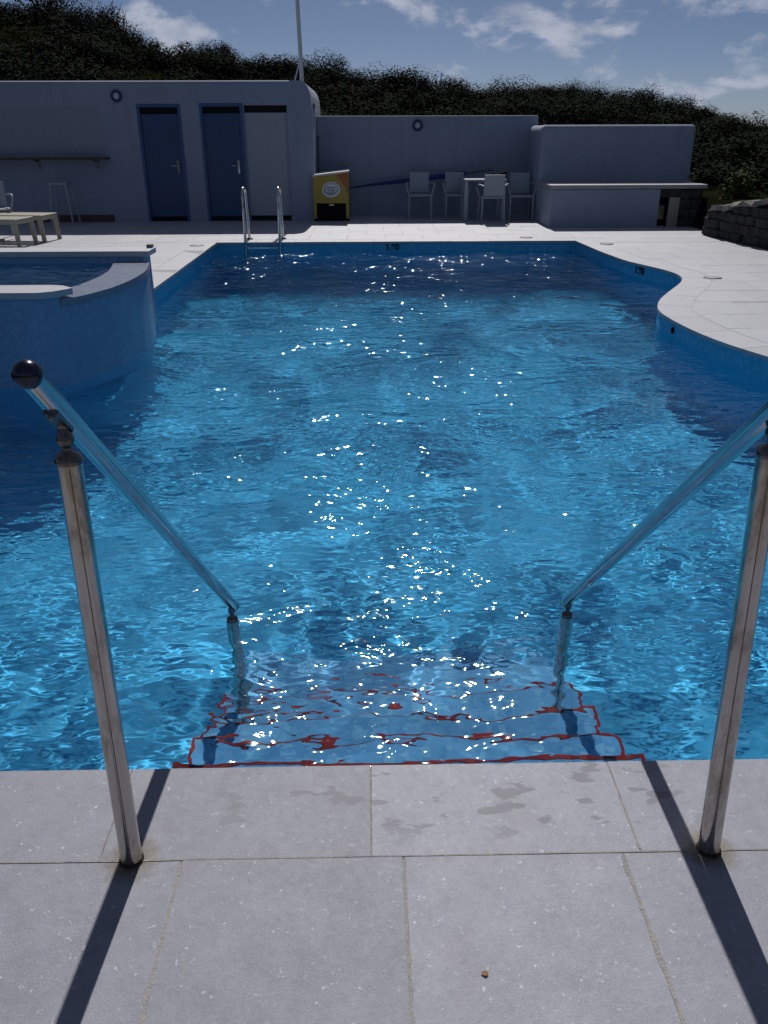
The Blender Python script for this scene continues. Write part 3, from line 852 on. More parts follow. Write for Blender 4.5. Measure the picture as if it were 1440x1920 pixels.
# parapet top with soft edge
m.add([(-9.4, FY, ZT - 0.06), (-1.40, FY, ZT - 0.06), (-1.40, FY + 0.018, ZT - 0.018), (-9.4, FY + 0.018, ZT - 0.018),
       (-1.40, FY + 0.06, ZT), (-9.4, FY + 0.06, ZT), (-1.40, 20.2, ZT), (-9.4, 20.2, ZT)],
      [(0, 1, 2, 3), (3, 2, 4, 5), (5, 4, 6, 7)])
m.add([(-9.4, 20.2, -0.1), (-1.0, 20.2, -0.1), (-1.0, 20.2, 2.0), (-1.22, 20.2, 2.435), (-9.4, 20.2, 2.44)], [(4, 3, 2, 1, 0)])
m.add([(-9.4, FY, -0.1), (-9.4, 20.2, -0.1), (-9.4, 20.2, 2.44), (-9.4, FY, 2.44)], [(0, 3, 2, 1)])
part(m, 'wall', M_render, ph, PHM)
for di, (a, b, c, d) in enumerate((D1, D2)):
    fr = MB(); w = 0.055
    fr.box(a + 0.002, a + w, FY - 0.012, FY + 0.10, 0.0, d - 0.002)
    fr.box(b - w, b - 0.002, FY - 0.012, FY + 0.10, 0.0, d - 0.002)
    fr.box(a + w, b - w, FY - 0.012, FY + 0.10, d - w, d - 0.002)
    door = part(fr, 'door', M_blue_frame, ph, PHM)
    part(MB().box(a + w + 0.004, b - w - 0.004, FY + 0.03, FY + 0.075, 0.09, d - w - 0.115), 'door_leaf', M_blue_leaf, door)
    part(MB().box(a + w, b - w, FY + 0.10, FY + 0.12, 0.0, d - w), 'vent_gap', M_dark, door)
    hm = MB(); hx = b - w - 0.09
    hm.rbox(hx - 0.02, hx + 0.02, FY + 0.018, FY + 0.03, 0.86, 1.10, 0.004)
    hm.tube([(hx, FY + 0.02, 1.0), (hx, FY - 0.035, 1.0), (hx - 0.02, FY - 0.04, 1.0), (hx - 0.12, FY - 0.04, 1.0)], 0.009, 10)
    part(hm, 'door_handle', M_steel_clean, door)
a, b, c, d = D3
pn = MB().box(a + 0.004, b - 0.004, FY + 0.045, FY + 0.085, 0.10, d - 0.125)
dd = part(pn, 'door', M_panel, ph, PHM); dd['label'] = 'plain white door beside the corner'
part(MB().box(a, b, FY + 0.10, FY + 0.12, 0.0, d), 'vent_gap', M_dark, dd)
part(MB().box(-9.4, -4.90, FY - 0.012, FY - 0.002, 0.0, 0.13), 'plinth', M_wood, ph, PHM)
part(MB().box(-1.0, -0.98, 17.35, 17.9, 1.98, 2.07), 'side_vent', M_dark, ph, PHM)
part(MB().box(-9.3, -4.93, FY - 0.006, FY + 0.004, 1.2, 2.02), 'serving_hatch', pmat('hatch_panel', (0.235, 0.25, 0.32), 0.7, var=0.08), ph, PHM)

# wall-mounted counter shelf
sh = empty('wall_shelf', (-7.0, 16.98, 1.14), label='dark wooden bar shelf fixed to the white pool house wall', cat='shelf')
SHM = Matrix.Translation((7.0, -16.98, -1.14))
part(MB().rbox(-9.3, -4.83, 16.66, 16.985, 1.12, 1.155, 0.006), 'shelf_board', M_wood, sh, SHM)
for bx_ in (-8.6, -7.4, -6.2, -5.1):
    part(MB().box(bx_, bx_ + 0.03, 16.76, 16.985, 1.085, 1.119).box(bx_, bx_ + 0.03, 16.955, 16.985, 0.95, 1.085), 'bracket', M_steel_dark, sh, SHM)

# round bulkhead lamps
def ring_lamp(x, y, z, label):
    t = empty('wall_lamp', (x, y, z), label=label, cat='lamp', group='round bulkhead wall lamps')
    ax = (0, -1, 0)
    MB().lathe([(0.058, 0.0), (0.10, 0.0), (0.105, 0.03), (0.095, 0.055), (0.072, 0.06), (0.06, 0.045), (0.058, 0.0)], n=28, axis=ax).build('ring', M_blue_ring, t)
    MB().lathe([(0.062, 0.0), (0.06, 0.035), (0.045, 0.05), (0.02, 0.057), (0.0005, 0.058)], n=24, axis=ax).build('diffuser', M_opal, t)
ring_lamp(-4.57, 17.0, 2.186, 'round navy-rimmed wall lamp left of the blue doors')
ring_lamp(1.035, 18.1, 1.693, 'round navy-rimmed wall lamp high above the white chairs')

# bar stool under the shelf
st = empty('bar_stool', (-5.68, 16.5, 0), label='white bar stool with splayed legs under the dark shelf', cat='stool')
MB().rbox(-0.17, 0.17, -0.17, 0.17, 0.70, 0.745, 0.015).build('seat', M_plastic, st)
for sx_ in (-1, 1):
    for sy_ in (-1, 1):
        MB().tube([(0.14 * sx_, 0.14 * sy_, 0.70), (0.205 * sx_, 0.205 * sy_, 0.0)], [0.022, 0.016], 8).build('leg', M_plastic, st)
mm = MB()
for sx_ in (-1, 1): mm.tube([(0.185 * sx_, -0.185, 0.22), (0.185 * sx_, 0.185, 0.22)], 0.010, 8)
for sy_ in (-1, 1): mm.tube([(-0.185, 0.185 * sy_, 0.22), (0.185, 0.185 * sy_, 0.22)], 0.010, 8)
mm.build('footrest', M_plastic, st)

# flagpole with stay
fp = empty('flagpole', (-1.24, 18.2, 2.44), label='slim white flagpole standing on the pool house roof', cat='flagpole')
MB().tube([(0, 0, 0), (-0.10, 0, 4.6)], [0.042, 0.028], 12).build('pole', M_pole_white, fp)
MB().tube([(-0.16, 0, 0.0), (-0.02, 0, 0.42)], 0.012, 8).build('stay', M_pole_white, fp)
MB().lathe([(0.07, 0.0), (0.07, 0.02), (0.045, 0.03)], n=16).build('base_plate', M_steel_dark, fp)

# ------------------------------------------------------------------ back wall
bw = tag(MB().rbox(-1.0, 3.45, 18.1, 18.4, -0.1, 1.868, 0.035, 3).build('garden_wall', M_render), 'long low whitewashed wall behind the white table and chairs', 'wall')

# bar block with tall back wall and counter
bar = empty('outdoor_bar', (4.6, 15.6, 0), label='whitewashed outdoor bar with tall rounded back wall and long counter', cat='bar')
BM = Matrix.Translation((-4.6, -15.6, 0))
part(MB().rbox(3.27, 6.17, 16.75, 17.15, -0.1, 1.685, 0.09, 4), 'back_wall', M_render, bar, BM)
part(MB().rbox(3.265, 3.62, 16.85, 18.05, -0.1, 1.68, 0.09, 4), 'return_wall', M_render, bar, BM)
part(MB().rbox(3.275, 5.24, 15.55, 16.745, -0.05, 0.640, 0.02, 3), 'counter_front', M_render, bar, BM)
part(MB().rbox(3.262, 6.06, 15.53, 16.748, 0.642, 0.712, 0.012, 2), 'counter_top', pmat('counter_stone', (0.30, 0.30, 0.31), 0.5, var=0.12), bar, BM)
part(MB().box(5.42, 5.60, 15.56, 15.62, 0.0, 0.50), 'grill_board', M_beige_board, bar, BM)

def stone_variants(n_, seed, sub=1):
    r = random.Random(seed); out_ = []
    for k in range(n_):
        bm_ = bmesh.new(); bmesh.ops.create_cube(bm_, size=1)
        bmesh.ops.bevel(bm_, geom=list(bm_.edges), offset=0.13, segments=1, affect='EDGES')
        for v_ in bm_.verts:
            v_.co += Vector((r.uniform(-.07, .07), r.uniform(-.07, .07), r.uniform(-.07, .07)))
        me_ = bpy.data.meshes.new('stone'); bm_.to_mesh(me_); bm_.free()
        out_.append(me_)
    return out_
SV = stone_variants(8, 3)
SVc = stone_variants(5, 5)
for me_ in SV: me_.materials.append(M_stone)
for me_ in SVc: me_.materials.append(M_capstone)
def stone(parent, variants, c, s, rz=0.0, root=None):
    o = link_mesh('stone', random.choice(variants), parent)
    if root is not None: o.matrix_parent_inverse = root
    o.location = c; o.scale = s; o.rotation_euler = (random.uniform(-.06, .06), random.uniform(-.06, .06), rz + random.uniform(-.08, .08))
    return o
# stone-clad right end of the bar
part(MB().box(5.62, 6.02, 15.64, 16.7, 0.0, 0.638), 'stone_core', M_stone, bar, BM)
for k in range(4):
    z_ = 0.08 + k * 0.158
    xx = 5.60
    while xx < 5.95:
        w_ = random.uniform(0.16, 0.26)
        stone(bar, SV, (xx + w_ / 2, 15.64, z_), (w_, 0.16, 0.16), 0, BM); xx += w_
part(MB().box(5.26, 5.615, 15.60, 16.7, 0.505, 0.638), 'grill_hood', M_stone, bar, BM)
part(MB().box(5.245, 5.40, 15.70, 16.4, 0.12, 0.352), 'grill_box', M_steel_dark, bar, BM)

# dry-stone wall on the right
dw = empty('dry_stone_wall', (5.6, 12.5, 0), label='dark dry-stone retaining wall with pale capping stones at right', cat='stone wall')
DWM = Matrix.Translation((-5.6, -12.5, 0))
WTOP = lambda y: 0.43 + (14.0 - y) * 0.155
def wall_core():
    m_ = MB(); v_ = []
    for y_ in np.linspace(8.5, 14.25, 14):
        x_ = WALL_X(y_); t_ = WTOP(y_) - 0.05
        v_ += [(x_ + 0.10, y_, -0.1), (x_ + 0.12, y_, t_), (x_ + 0.42, y_, t_), (x_ + 0.45, y_, -0.1)]
    f_ = []
    for i in range(13):
        for q in range(3): f_.append((4 * i + q, 4 * i + q + 1, 4 * i + q + 5, 4 * i + q + 4)[::-1])
    f_ += [(52, 53, 54, 55), (3, 2, 1, 0)]
    return m_.add(v_, f_)
part(wall_core(), 'rubble_core', M_stone, dw, DWM)
z_ = 0.0; course = 0
ang = math.atan(0.125)
while z_ < 1.2:
    hh = random.uniform(0.11, 0.16)
    yy = 9.2 + random.uniform(0, .2)
    while yy < 14.1:
        ln = random.uniform(0.16, 0.34)
        if z_ + hh * 0.6 < WTOP(yy + ln / 2) - 0.04:
            stone(dw, SV, (WALL_X(yy + ln / 2) + 0.10 + random.uniform(-.02, .02), yy + ln / 2, z_ + hh / 2), (0.17, ln * 1.02, hh * 1.04), ang, DWM)
        yy += ln
    z_ += hh; course += 1
yy = 9.0
while yy < 14.1:
    ln = random.uniform(0.25, 0.5)
    o = stone(dw, SVc, (WALL_X(yy + ln / 2) + 0.24, yy + ln / 2, WTOP(yy + ln / 2) + 0.0), (0.50, ln * 0.98, random.uniform(0.07, 0.11)), ang, DWM)
    o.rotation_euler.x += -math.atan(0.155)
    yy += ln

# ------------------------------------------------------------------ ice-cream freezer
fz = empty('ice_cream_freezer', (-0.68, 16.9, 0), label='yellow ice-cream chest freezer with round logo beside the corner', cat='freezer')
def sloped(x0, x1, y0, y1, z0, za, zb):
    return MB().add([(x0, y0, z0), (x1, y0, z0), (x1, y1, z0), (x0, y1, z0), (x0, y0, za), (x1, y0, zb), (x1, y1, zb), (x0, y1, za)],
                    [(0, 3, 2, 1), (4, 5, 6, 7), (0, 1, 5, 4), (1, 2, 6, 5), (2, 3, 7, 6), (3, 0, 4, 7)])
sloped(-0.34, 0.34, -0.02, 1.05, 0.33, 0.80, 0.875).build('side_panel', M_yellow, fz)
sloped(-0.345, 0.345, -0.03, 1.06, 0.802, 0.835, 0.835).v
lid = MB().add([(-0.35, -0.03, 0.803), (0.35, -0.03, 0.879), (0.35, 1.06, 0.879), (-0.35, 1.06, 0.803), (-0.35, -0.03, 0.835), (0.35, -0.03, 0.911), (0.35, 1.06, 0.911), (-0.35, 1.06, 0.835)],
               [(0, 3, 2, 1), (4, 5, 6, 7), (0, 1, 5, 4), (1, 2, 6, 5), (2, 3, 7, 6), (3, 0, 4, 7)])
lid.build('lid', M_pole_white, fz)
MB().box(-0.28, 0.28, 0.0, 1.03, 0.05, 0.328).build('lower_grille', M_black, fz)
for sx_ in (-1, 1):
    x0 = -0.34 if sx_ < 0 else 0.283
    MB().box(x0, x0 + 0.057, -0.018, 1.04, 0.05, 0.328).build('corner_post', M_yellow, fz)
    for yy in (0.08, 0.95): MB().lathe([(0.03, 0.0), (0.03, 0.05)], c=(x0 + 0.03, yy, 0), n=12).build('castor', M_black, fz)
def disc(rx, rz, cx_, cz_, y_, rot=0.0, n_=40):
    v_ = []
    for k in range(n_):
        t = 2 * math.pi * k / n_; a_, b_ = rx * math.cos(t), rz * math.sin(t)
        v_.append((cx_ + a_ * math.cos(rot) - b_ * math.sin(rot), y_, cz_ + a_ * math.sin(rot) + b_ * math.cos(rot)))
    return MB().add(v_, [tuple(range(n_))])
lg = disc(0.175, 0.14, 0.005, 0.575, -0.024, 0.05).build('logo', M_white_print, fz)
disc(0.135, 0.105, 0.0, 0.585, -0.028, 0.05).build('logo_disc', M_navy_print, lg)
disc(0.122, 0.092, 0.002, 0.592, -0.031, 0.05).build('logo_inner', M_white_print, lg)
sc_ = MB()
for (pts_) in ([(-.09, .60), (-.06, .63), (-.03, .60), (0, .625), (.03, .60), (.06, .62), (.085, .60)], [(-.08, .575), (-.05, .565), (0, .572), (.05, .562), (.08, .572)], [(-.05, .535), (0, .525), (.06, .54)]):
    sc_.tube([(a_, -0.034, b_) for a_, b_ in pts_], 0.007, 6)
sc_.build('logo_lettering', M_navy_print, lg)
MB().add([(0.10, -0.0225, 0.86), (0.335, -0.0225, 0.872), (0.335, -0.0225, 0.45), (0.285, -0.0225, 0.60)], [(0, 3, 2, 1)]).build('orange_corner', M_orange, fz)
MB().rbox(-0.04, 0.05, -0.03, -0.019, 0.285, 0.315, 0.004).build('badge', M_white_print, fz)

# telescopic pole hung in the corner, folded parasol leaning along the wall
tp = MB().tube([(-0.93, 17.98, 0.0), (-0.96, 18.05, 1.45)], 0.014, 8)
tp.rbox(-1.00, -0.92, 18.02, 18.09, 1.44, 1.50, 0.01)
tag(tp.build('cleaning_pole', M_steel_dark), 'thin dark cleaning pole propped in the corner behind the freezer', 'pole')
par = empty('folded_parasol', (-0.2, 17.85, 0.5), label='long folded blue parasol propped along the wall behind chairs', cat='parasol')
PM = Matrix.Translation((0.2, -17.85, -0.5))
part(MB().tube([(-0.35, 17.9, 0.545), (0.3, 17.88, 0.63), (1.0, 17.85, 0.70), (2.0, 17.8, 0.82)], [0.012, 0.032, 0.045, 0.05], 10), 'canopy', M_blue_pole, par, PM)
part(MB().tube([(2.0, 17.8, 0.82), (2.55, 17.76, 0.885)], 0.02, 8), 'shaft', M_steel_dark, par, PM)

# ------------------------------------------------------------------ table and chairs
def make_chair(label, group='white plastic armchairs by the back wall'):
    t = empty('armchair', label=label, cat='chair', group=group)
    P = M_plastic
    MB().rbox(-0.23, 0.23, -0.23, 0.22, 0.42, 0.455, 0.012).build('seat', P, t)
    bm_ = Matrix.Translation((0, 0.215, 0.44)) @ Matrix.Rotation(R(-9), 4, 'X')
    MB().rbox(-0.195, 0.195, -0.012, 0.012, 0.03, 0.41, 0.010, 2, bm_).build('backrest', P, t)
    for sx_ in (-1, 1):
        MB().tube([(0.215 * sx_, -0.20, 0.43), (0.225 * sx_, -0.235, 0.0)], [0.022, 0.016], 8).build('leg', P, t)
        MB().tube([(0.205 * sx_, 0.20, 0.43), (0.215 * sx_, 0.27, 0.0)], [0.022, 0.016], 8).build('leg', P, t)
        MB().tube([(0.222 * sx_, -0.19, 0.44), (0.262 * sx_, -0.17, 0.56), (0.275 * sx_, -0.14, 0.645), (0.27 * sx_, -0.05, 0.66), (0.245 * sx_, 0.15, 0.655), (0.19 * sx_, 0.245, 0.64)],
                  [0.018, 0.018, 0.018, 0.02, 0.018, 0.015], 8).build('armrest', P, t)
    return t
ch0 = make_chair('leftmost white plastic armchair standing alone against the wall')
ch0.location = (1.06, 17.45, 0)
def chair_copy(loc, rz, label, group=None):
    c_ = copy_tree(ch0); c_.location = loc; c_.rotation_euler = (0, 0, rz); c_['label'] = label
    if group: c_['group'] = group
    return c_
chair_copy((1.78, 17.45, 0), 0.04, 'white plastic armchair half hidden behind the left end of the table')
chair_copy((2.40, 16.75, 0), math.pi, 'white plastic armchair with its back to the pool, pushed under the table')
chair_copy((3.00, 17.05, 0), -0.03, 'rightmost white plastic armchair facing the pool beside the bar wall')
chair_copy((-6.05, 14.35, 0), R(25), 'white plastic armchair cut off by the left edge behind the loungers')

tb = empty('garden_table', (2.27, 17.15, 0), label='small white square table among the armchairs', cat='table')
MB().rbox(-0.40, 0.40, -0.36, 0.36, 0.715, 0.755, 0.01).build('table_top', M_plastic, tb)
for sx_ in (-1, 1):
    for sy_ in (-1, 1):
        MB().rbox(0.36 * sx_ - 0.035, 0.36 * sx_ + 0.035, 0.32 * sy_ - 0.035, 0.32 * sy_ + 0.035, 0, 0.714, 0.008).build('leg', M_plastic, tb)
bag = MB()
bag.add([(-0.28, -0.12, 0), (0.12, -0.12, 0), (0.12, 0.12, 0), (-0.28, 0.12, 0), (-0.26, -0.06, 0.05), (0.10, -0.09, 0.125), (0.10, 0.10, 0.125), (-0.26, 0.08, 0.05)],
        [(0, 3, 2, 1), (4, 5, 6, 7), (0, 1, 5, 4), (1, 2, 6, 5), (2, 3, 7, 6), (3, 0, 4, 7)])
tag(bag.build('black_bag', M_black, None, (2.60, 17.2, 0.756)), 'flat black bag lying on the white table', 'bag')

# ------------------------------------------------------------------ sun loungers
def lounger(label):
    t = empty('sun_lounger', label=label, cat='sun lounger', group='beige sun loungers left of the pool')
    Pm = M_lounger
    fr = MB()
    fr.rbox(-1.95, 0.0, -0.31, -0.255, 0.30, 0.37, 0.008); fr.rbox(-1.95, 0.0, 0.255, 0.31, 0.30, 0.37, 0.008)
    fr.rbox(-0.055, -0.001, -0.254, 0.254, 0.30, 0.37, 0.008); fr.rbox(-1.949, -1.895, -0.254, 0.254, 0.30, 0.37, 0.008)
    fr.build('frame', Pm, t)
    k = 0
    xx = -0.075
    while xx > -1.87:
        MB().box(xx - 0.085, xx, -0.252, 0.252, 0.35, 0.368).build('slat', Pm, t); xx -= 0.095
    for lx in (-0.035, -1.6):
        for sy_ in (-1, 1):
            MB().add([(lx - 0.035, 0.283 * sy_ - 0.026, 0.299), (lx + 0.033, 0.283 * sy_ - 0.026, 0.299), (lx + 0.033, 0.283 * sy_ + 0.026, 0.299), (lx - 0.035, 0.283 * sy_ + 0.026, 0.299),
                      (lx + 0.0, 0.29 * sy_ - 0.022, 0), (lx + 0.055, 0.29 * sy_ - 0.022, 0), (lx + 0.055, 0.29 * sy_ + 0.022, 0), (lx + 0.0, 0.29 * sy_ + 0.022, 0)],
                     [(0, 1, 2, 3), (7, 6, 5, 4), (0, 4, 5, 1), (1, 5, 6, 2), (2, 6, 7, 3), (3, 7, 4, 0)]).build('leg', Pm, t)
    return t
lo = lounger('beige sun lounger nearest the spa, its foot end towards the pool')
lo.location = (-5.17, 13.22, 0); lo.rotation_euler = (0, 0, R(-8)); lo.scale = (1, 0.85, 1.1)
l2 = copy_tree(lo); l2['label'] = 'beige sun lounger behind the nearer one, closer to the pool house'
l2.location = (-5.03, 13.88, 0)

# ------------------------------------------------------------------ pool ladder
ld = empty('pool_ladder', (-1.62, 13.6, 0), label='stainless steel pool ladder at the far edge of the pool', cat='ladder')
def arch(x):
    pts = [(x, 13.47, -1.0), (x, 13.47, 0.45), (x, 13.47, 0.66)]
    for k in range(9):
        t = math.pi - k / 8 * math.pi
        pts.append((x, 13.66 + 0.19 * math.cos(t), 0.66 + 0.14 * math.sin(t)))
    pts += [(x, 13.87, 0.5), (x, 13.95, 0.1), (x, 13.96, 0.0)]
    return MB().tube(pts, 0.022, 12)
LM = Matrix.Translation((1.62, -13.6, 0))
for x in (-1.90, -1.36):
    wet(part(arch(x), 'ladder_rail', M_steel_clean, ld, LM))
    part(MB().lathe([(0.06, 0.0), (0.058, 0.012), (0.03, 0.022)], c=(x, 13.96, 0.0), n=16), 'flange', M_steel_dark, ld, LM)
for z_ in (-0.08, -0.36, -0.64, -0.92):
    wet(part(MB().rbox(-1.878, -1.382, 13.43, 13.51, z_ - 0.012, z_ + 0.012, 0.005), 'rung', M_steel_clean, ld, LM))

# ------------------------------------------------------------------ handrails
def handrail(base, top, low, label):
    base, top, low = Vector(base), Vector(top), Vector(low)
    t = empty('handrail', (base.x, base.y, 0), label=label, cat='handrail', group='handrails of the pool steps')
    Mi = Matrix.Translation((-base.x, -base.y, 0))
    # upright post with a visible weld seam
    ax = (top - base).normalized()
    p1 = part(MB().tube([base - ax * 0.02, base + ax * 0.3, base + ax * 0.6, top], 0.0245, 28), 'post', M_steel, t, Mi)
    side = Vector((1 if base.x < 0 else -1, -3.2, 0)).normalized() * 0.0243
    part(MB().tube([base + side * 0.98, top + side * 0.98 - ax * 0.01], 0.0016, 6), 'weld_seam', M_steel_dark, p1)
    # turned finial carrying the saddle
    def finial(c, s=1.0):
        return MB().lathe([(0.0265 * s, -0.004), (0.0275 * s, 0.003), (0.0245 * s, 0.012), (0.013 * s, 0.019), (0.0095 * s, 0.024), (0.0095 * s, 0.029), (0.015 * s, 0.034), (0.0175 * s, 0.043), (0.0155 * s, 0.054), (0.0105 * s, 0.060), (0.0105 * s, 0.072), (0.012 * s, 0.078), (0.012 * s, 0.10)], c=tuple(c), n=20)
    part(finial(top), 'finial', M_steel_dark, t, Mi)
    rail_top = top + Vector((0, 0, 0.100))
    rail_low = low + Vector((0, 0, 0.075))
    d = (rail_low - rail_top).normalized()
    a0 = rail_top - d * 0.135
    a1 = rail_low + d * 0.045
    rl = part(MB().tube([a0, a0.lerp(a1, .33), a0.lerp(a1, .66), a1], 0.0215, 28), 'rail', M_steel_clean, t, Mi)
    # ball cap on the upper end, flat cap low down
    bp = []
    for k in range(13):
        th = -math.pi / 2 + 0.25 + k / 12 * (math.pi - 0.26)
        bp.append((0.0262 * math.cos(th), 0.0262 * math.sin(th)))
    part(MB().lathe(bp, c=tuple(a0 - d * 0.008), n=24, axis=tuple(-d)), 'ball_cap', M_ball, rl)
    part(MB().lathe([(0.0225, 0), (0.0225, 0.008), (0.016, 0.014), (0.0005, 0.016)], c=tuple(a1), n=24, axis=tuple(d)), 'end_cap', M_steel_clean, rl)
    # saddle under the rail
    nrm = Vector((0, 0, 1)) - d * d.z; nrm.normalize()
    sc = rail_top - nrm * 0.0205
    sd = MB()
    e1 = d * 0.038; e2 = d.cross(nrm).normalized() * 0.014
    sd.add([sc - e1 - e2 - nrm * 0.005, sc + e1 - e2 - nrm * 0.005, sc + e1 + e2 - nrm * 0.005, sc - e1 + e2 - nrm * 0.005, sc - e1 - e2 + nrm * 0.004, sc + e1 - e2 + nrm * 0.004, sc + e1 + e2 + nrm * 0.004, sc - e1 + e2 + nrm * 0.004],
           [(0, 3, 2, 1), (4, 5, 6, 7), (0, 1, 5, 4), (1, 2, 6, 5), (2, 3, 7, 6), (3, 0, 4, 7)])
    for q in (-0.03, 0.03): sd.lathe([(0.006, 0), (0.006, 0.006), (0.0005, 0.008)], c=tuple(sc + d * q - nrm * 0.005), n=10, axis=tuple(-nrm))
    part(sd, 'saddle', M_steel_dark, t, Mi)
    # lower post standing on the step under water
    lp = part(MB().tube([(low.x, low.y, -0.87), (low.x, low.y, -0.3), (low.x, low.y, low.z)], 0.0235, 24), 'lower_post', M_steel, t, Mi)
    wet(lp)
    part(finial(low, 0.8), 'finial', M_steel_dark, t, Mi)
    # socket at the paving with grime
    part(MB().lathe([(0.0285, 0.0), (0.028, 0.004), (0.0255, 0.006)], c=(base.x, base.y, 0.0005), n=24), 'socket', M_rust, t, Mi)
handrail((-0.569, 1.424, 0), (-0.5825, 1.50, 0.975), (-0.524, 2.66, -0.12), 'left stainless steel handrail with dark ball end beside the pool steps')
handrail((0.797, 1.424, 0), (0.788, 1.50, 0.975), (0.746, 2.66, -0.12), 'right stainless steel handrail beside the pool steps, its ball end out of frame')

# ------------------------------------------------------------------ depth markings, lids, litter
M_lid = pmat('grey_lid', (0.26, 0.26, 0.28), 0.7, var=0.2, scale=20)
def text_mesh(name, txt, size, loc, rot, mat, parent):
    cu = bpy.data.curves.new(name, 'FONT'); cu.body = txt; cu.size = size; cu.align_x = 'CENTER'; cu.align_y = 'CENTER'
    cu.extrude = 0.002; cu.offset = size * 0.03
    tmp = bpy.data.objects.new('tmp', cu); COL.objects.link(tmp)
    dg = bpy.context.evaluated_depsgraph_get()
    me_ = bpy.data.meshes.new_from_object(tmp.evaluated_get(dg))
    bpy.data.objects.remove(tmp); bpy.data.curves.remove(cu)
    me_.materials.clear(); me_.materials.append(mat)
    o = link_mesh(name, me_, parent, loc); o.rotation_euler = rot
    return o
text_mesh('depth_marking', '1.90', 0.125, (0.40, Y_FAR - 0.004, -0.088), (R(90), 0, 0), M_black, pool)
ymk = 10.98; xmk = float(edge_x(ymk)); slope_ = math.atan2(float(edge_x(ymk - .05) - edge_x(ymk + .05)), 0.10)
text_mesh('depth_marking', '1.90', 0.12, (xmk - 0.006, ymk, -0.088), (R(90), 0, R(-90) + slope_), M_black, pool)
for (lx, ly, who) in ((-2.60, 13.15, 'beside the left corner of the pool'), (2.60, 14.0, 'behind the far edge of the pool'), (3.68, 13.1, 'beside the far right corner of the pool'), (4.05, 9.82, 'on the right-hand terrace by the bulge')):
    t = empty('skimmer_lid', (lx, ly, 0.0), label='round skimmer lid set in the paving ' + who, cat='lid', group='skimmer lids in the paving')
    MB().lathe([(0.105, 0.0), (0.105, 0.003), (0.092, 0.003), (0.092, 0.0)], n=28).build('rim', M_black, t)
    MB().lathe([(0.090, 0.001), (0.090, 0.0035), (0.03, 0.004), (0.0005, 0.004)], n=28).build('cover', M_lid, t)
for (lx, ly) in ((2.69, 7.62),):
    MB().lathe([(0.03, 0), (0.03, 0.012), (0.018, 0.014), (0.018, 0.004), (0.0005, 0.004)], n=16, axis=(-1, 0, 0), c=(float(edge_x(7.45)), 7.45, -0.09)).build('inlet_nozzle', M_black, pool)
leaf = MB().add([(0, 0, 0.002), (0.009, -0.005, 0.004), (0.016, 0.001, 0.003), (0.010, 0.007, 0.005), (0.002, 0.005, 0.003)], [(0, 1, 2, 3, 4)])
tag(leaf.build('fallen_leaf', pmat('brown_leaf', (0.30, 0.15, 0.07), 0.8, var=0.3, scale=80), None, (0.215, 1.115, 0.0)), 'tiny brown fallen leaf on the near grey paving', 'leaf')

# ------------------------------------------------------------------ scrub on the hill
def leaves(n_, rx, rz, size, seed, lobes=5):
    """leaf-sized faces spread through a lumpy crown; returns V, F"""
    r = np.random.default_rng(seed)
    lc = np.stack([r.uniform(-.55, .55, lobes), r.uniform(-.55, .55, lobes), r.uniform(.25, .75, lobes)], -1)
    lr = r.uniform(0.30, 0.55, lobes)
    w = r.integers(0, lobes, n_)
    d = r.normal(size=(n_, 3)); d /= np.linalg.norm(d, axis=1)[:, None]
    rad = (0.45 + 0.6 * r.random(n_) ** 0.5)
    c = lc[w] + d * (lr[w] * rad)[:, None]
    c[:, 2] = np.abs(c[:, 2])
    c *= np.array([rx, rx, rz])
    nn = d * 1.0 + np.array([0, 0, 0.7]) + r.normal(size=(n_, 3)) * 0.28
    a = np.cross(nn, r.normal(size=(n_, 3))); a /= np.linalg.norm(a, axis=1)[:, None]
    b = np.cross(nn, a); b /= np.linalg.norm(b, axis=1)[:, None]
    s = size * r.uniform(0.55, 1.35, n_)[:, None]
    V = np.stack([c - a * s, c + b * s * .45, c + a * s, c - b * s * .45], 1).reshape(-1, 3)
    return V, np.arange(4 * n_).reshape(-1, 4)
def view_ok(x, y): return abs(x / y - 0.02) < 0.52
def scatter(name, count, mat, seed, ylo, yhi, rlo, rhi, nleaf, lsize, label, keep=None):
    r = np.random.default_rng(seed)
    Vs, Fs, k = [], [], 0
    made = 0
    while made < count:
        y_ = ylo + (yhi - ylo) * r.random() ** 0.8
        s_ = r.uniform(-0.50, 0.56)
        x_ = s_ * y_
        if keep and not keep(x_, y_): continue
        rr = r.uniform(rlo, rhi)
        V, F_ = leaves(int(nleaf * (rr / rhi) ** 1.5) + 40, rr, rr * r.uniform(0.5, 0.85), lsize * r.uniform(.8, 1.2), int(r.integers(1e9)))
        V = V + np.array([x_, y_, float(terrain(x_, y_)) - 0.15])
        Vs.append(V); Fs.append(F_ + k); k += len(V); made += 1
    me_ = np_mesh(name, np.concatenate(Vs), np.concatenate(Fs), mat)
    tag(link_mesh(name, me_), label, 'scrub', kind='stuff')
scatter('hill_scrub', 640, M_leaf_dark, 31, 23, 68, 0.9, 1.9, 1400, 0.062, 'dark evergreen scrub covering the hillside behind the walls')
scatter('olive_scrub', 190, M_leaf_olive, 33, 22.5, 52, 0.6, 1.3, 700, 0.055, 'olive green low scrub patches on the lower hillside')
scatter('wall_scrub', 110, M_leaf_dark, 35, 15, 27, 0.4, 0.9, 420, 0.055, 'dark low scrub on the bank right of the bar', keep=lambda x_, y_: x_ > WALL_X(min(y_, 15)) + 1.1 and x_ > 6.9)

scatter('bank_scrub', 170, M_leaf_dark, 41, 21.5, 34, 0.8, 1.5, 900, 0.055, 'dark dense scrub on the bank just above the pool house roof', keep=lambda x_, y_: x_ < 2.0)

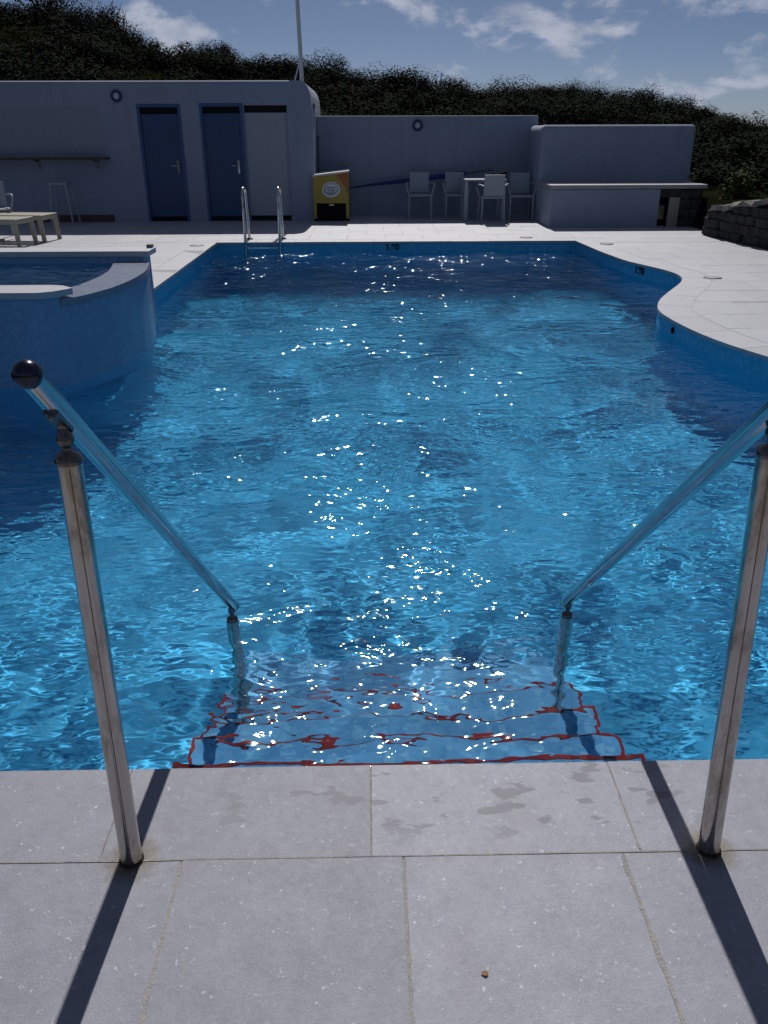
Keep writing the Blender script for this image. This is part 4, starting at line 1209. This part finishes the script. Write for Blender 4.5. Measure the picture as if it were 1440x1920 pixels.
def shrub(x, y, rx, rz, nleaf, lsize, mat, seed, label, group, dz=-0.1):
    t = empty('shrub', (x, y, float(terrain(x, y)) + dz), label=label, cat='shrub', group=group)
    V, F_ = leaves(nleaf, rx, rz, lsize, seed, 7)
    link_mesh('crown', np_mesh('crown', V, F_, mat), t)
    r = random.Random(seed); m_ = MB()
    for k in range(5):
        e = (r.uniform(-.5, .5) * rx, r.uniform(-.5, .5) * rx, rz * r.uniform(.5, .9))
        m_.tube([(0, 0, -0.1), (e[0] * .4, e[1] * .4, e[2] * .5), e], [0.05 * rx + .01, 0.03 * rx + .006, 0.008], 6)
    m_.build('stems', M_twig, t)
    return t
def on_ridge(s):
    yr = float(np.interp(s, [-0.6, -0.2, 0.1, 0.45], [44, 50, 58, 66])); return s * yr, yr
for i, (s, rx, rz, lab) in enumerate([
        (-0.335, 1.9, 2.3, 'tall dark bush on the skyline at the upper left corner'),
        (-0.275, 1.4, 1.7, 'dark bush on the skyline left of the bright cumulus cloud'),
        (-0.160, 1.5, 1.6, 'rounded dark bush on the skyline above the first blue door'),
        (-0.118, 1.1, 1.3, 'small rounded bush on the skyline above the white door'),
        (-0.040, 2.0, 2.0, 'broad dark bush on the skyline right of the flagpole'),
        (-0.022, 1.3, 1.5, 'spiky bush on the skyline at the end of the left slope'),
        (0.050, 1.6, 1.5, 'dark bush on the skyline above the long garden wall'),
        (0.098, 1.5, 1.4, 'low dark bush on the skyline before the notch'),
        (0.160, 2.0, 1.7, 'broad dark bush on the skyline right of the notch'),
        (0.220, 1.9, 1.5, 'dark bush on the skyline above the left end of the bar wall'),
        (0.300, 1.8, 1.4, 'dark bush on the skyline above the right half of the bar wall'),
        (0.366, 1.6, 1.3, 'last dark bush on the skyline before the right-hand dip')]):
    x_, y_ = on_ridge(s)
    shrub(x_, y_, rx, rz, 2600, 0.07, M_leaf_dark, 100 + i, lab, 'bushes along the skyline', -0.4)
shrub(6.45, 15.1, 0.38, 0.62, 700, 0.045, pmat('fresh_leaf', (0.055, 0.075, 0.02), 0.8, var=0.5, scale=5, spec=0.05), 200, 'small bright green shrub behind the pale capping stones', 'bushes behind the stone wall', -0.1)
# bare twigs on the upper left skyline
x_, y_ = on_ridge(-0.262)
tw = MB(); r = random.Random(4)
for k in range(9):
    bx_ = r.uniform(-.5, .5)
    tw.tube([(bx_, 0, 0), (bx_ + r.uniform(-.3, .3), 0, 0.8), (bx_ + r.uniform(-.6, .6), 0, r.uniform(1.2, 1.9))], [0.03, 0.02, 0.008], 5)
o = tw.build('bare_shrub', M_twig, None, (x_, y_, float(terrain(x_, y_)))); tag(o, 'bare leafless twigs sticking up from the left skyline', 'shrub')
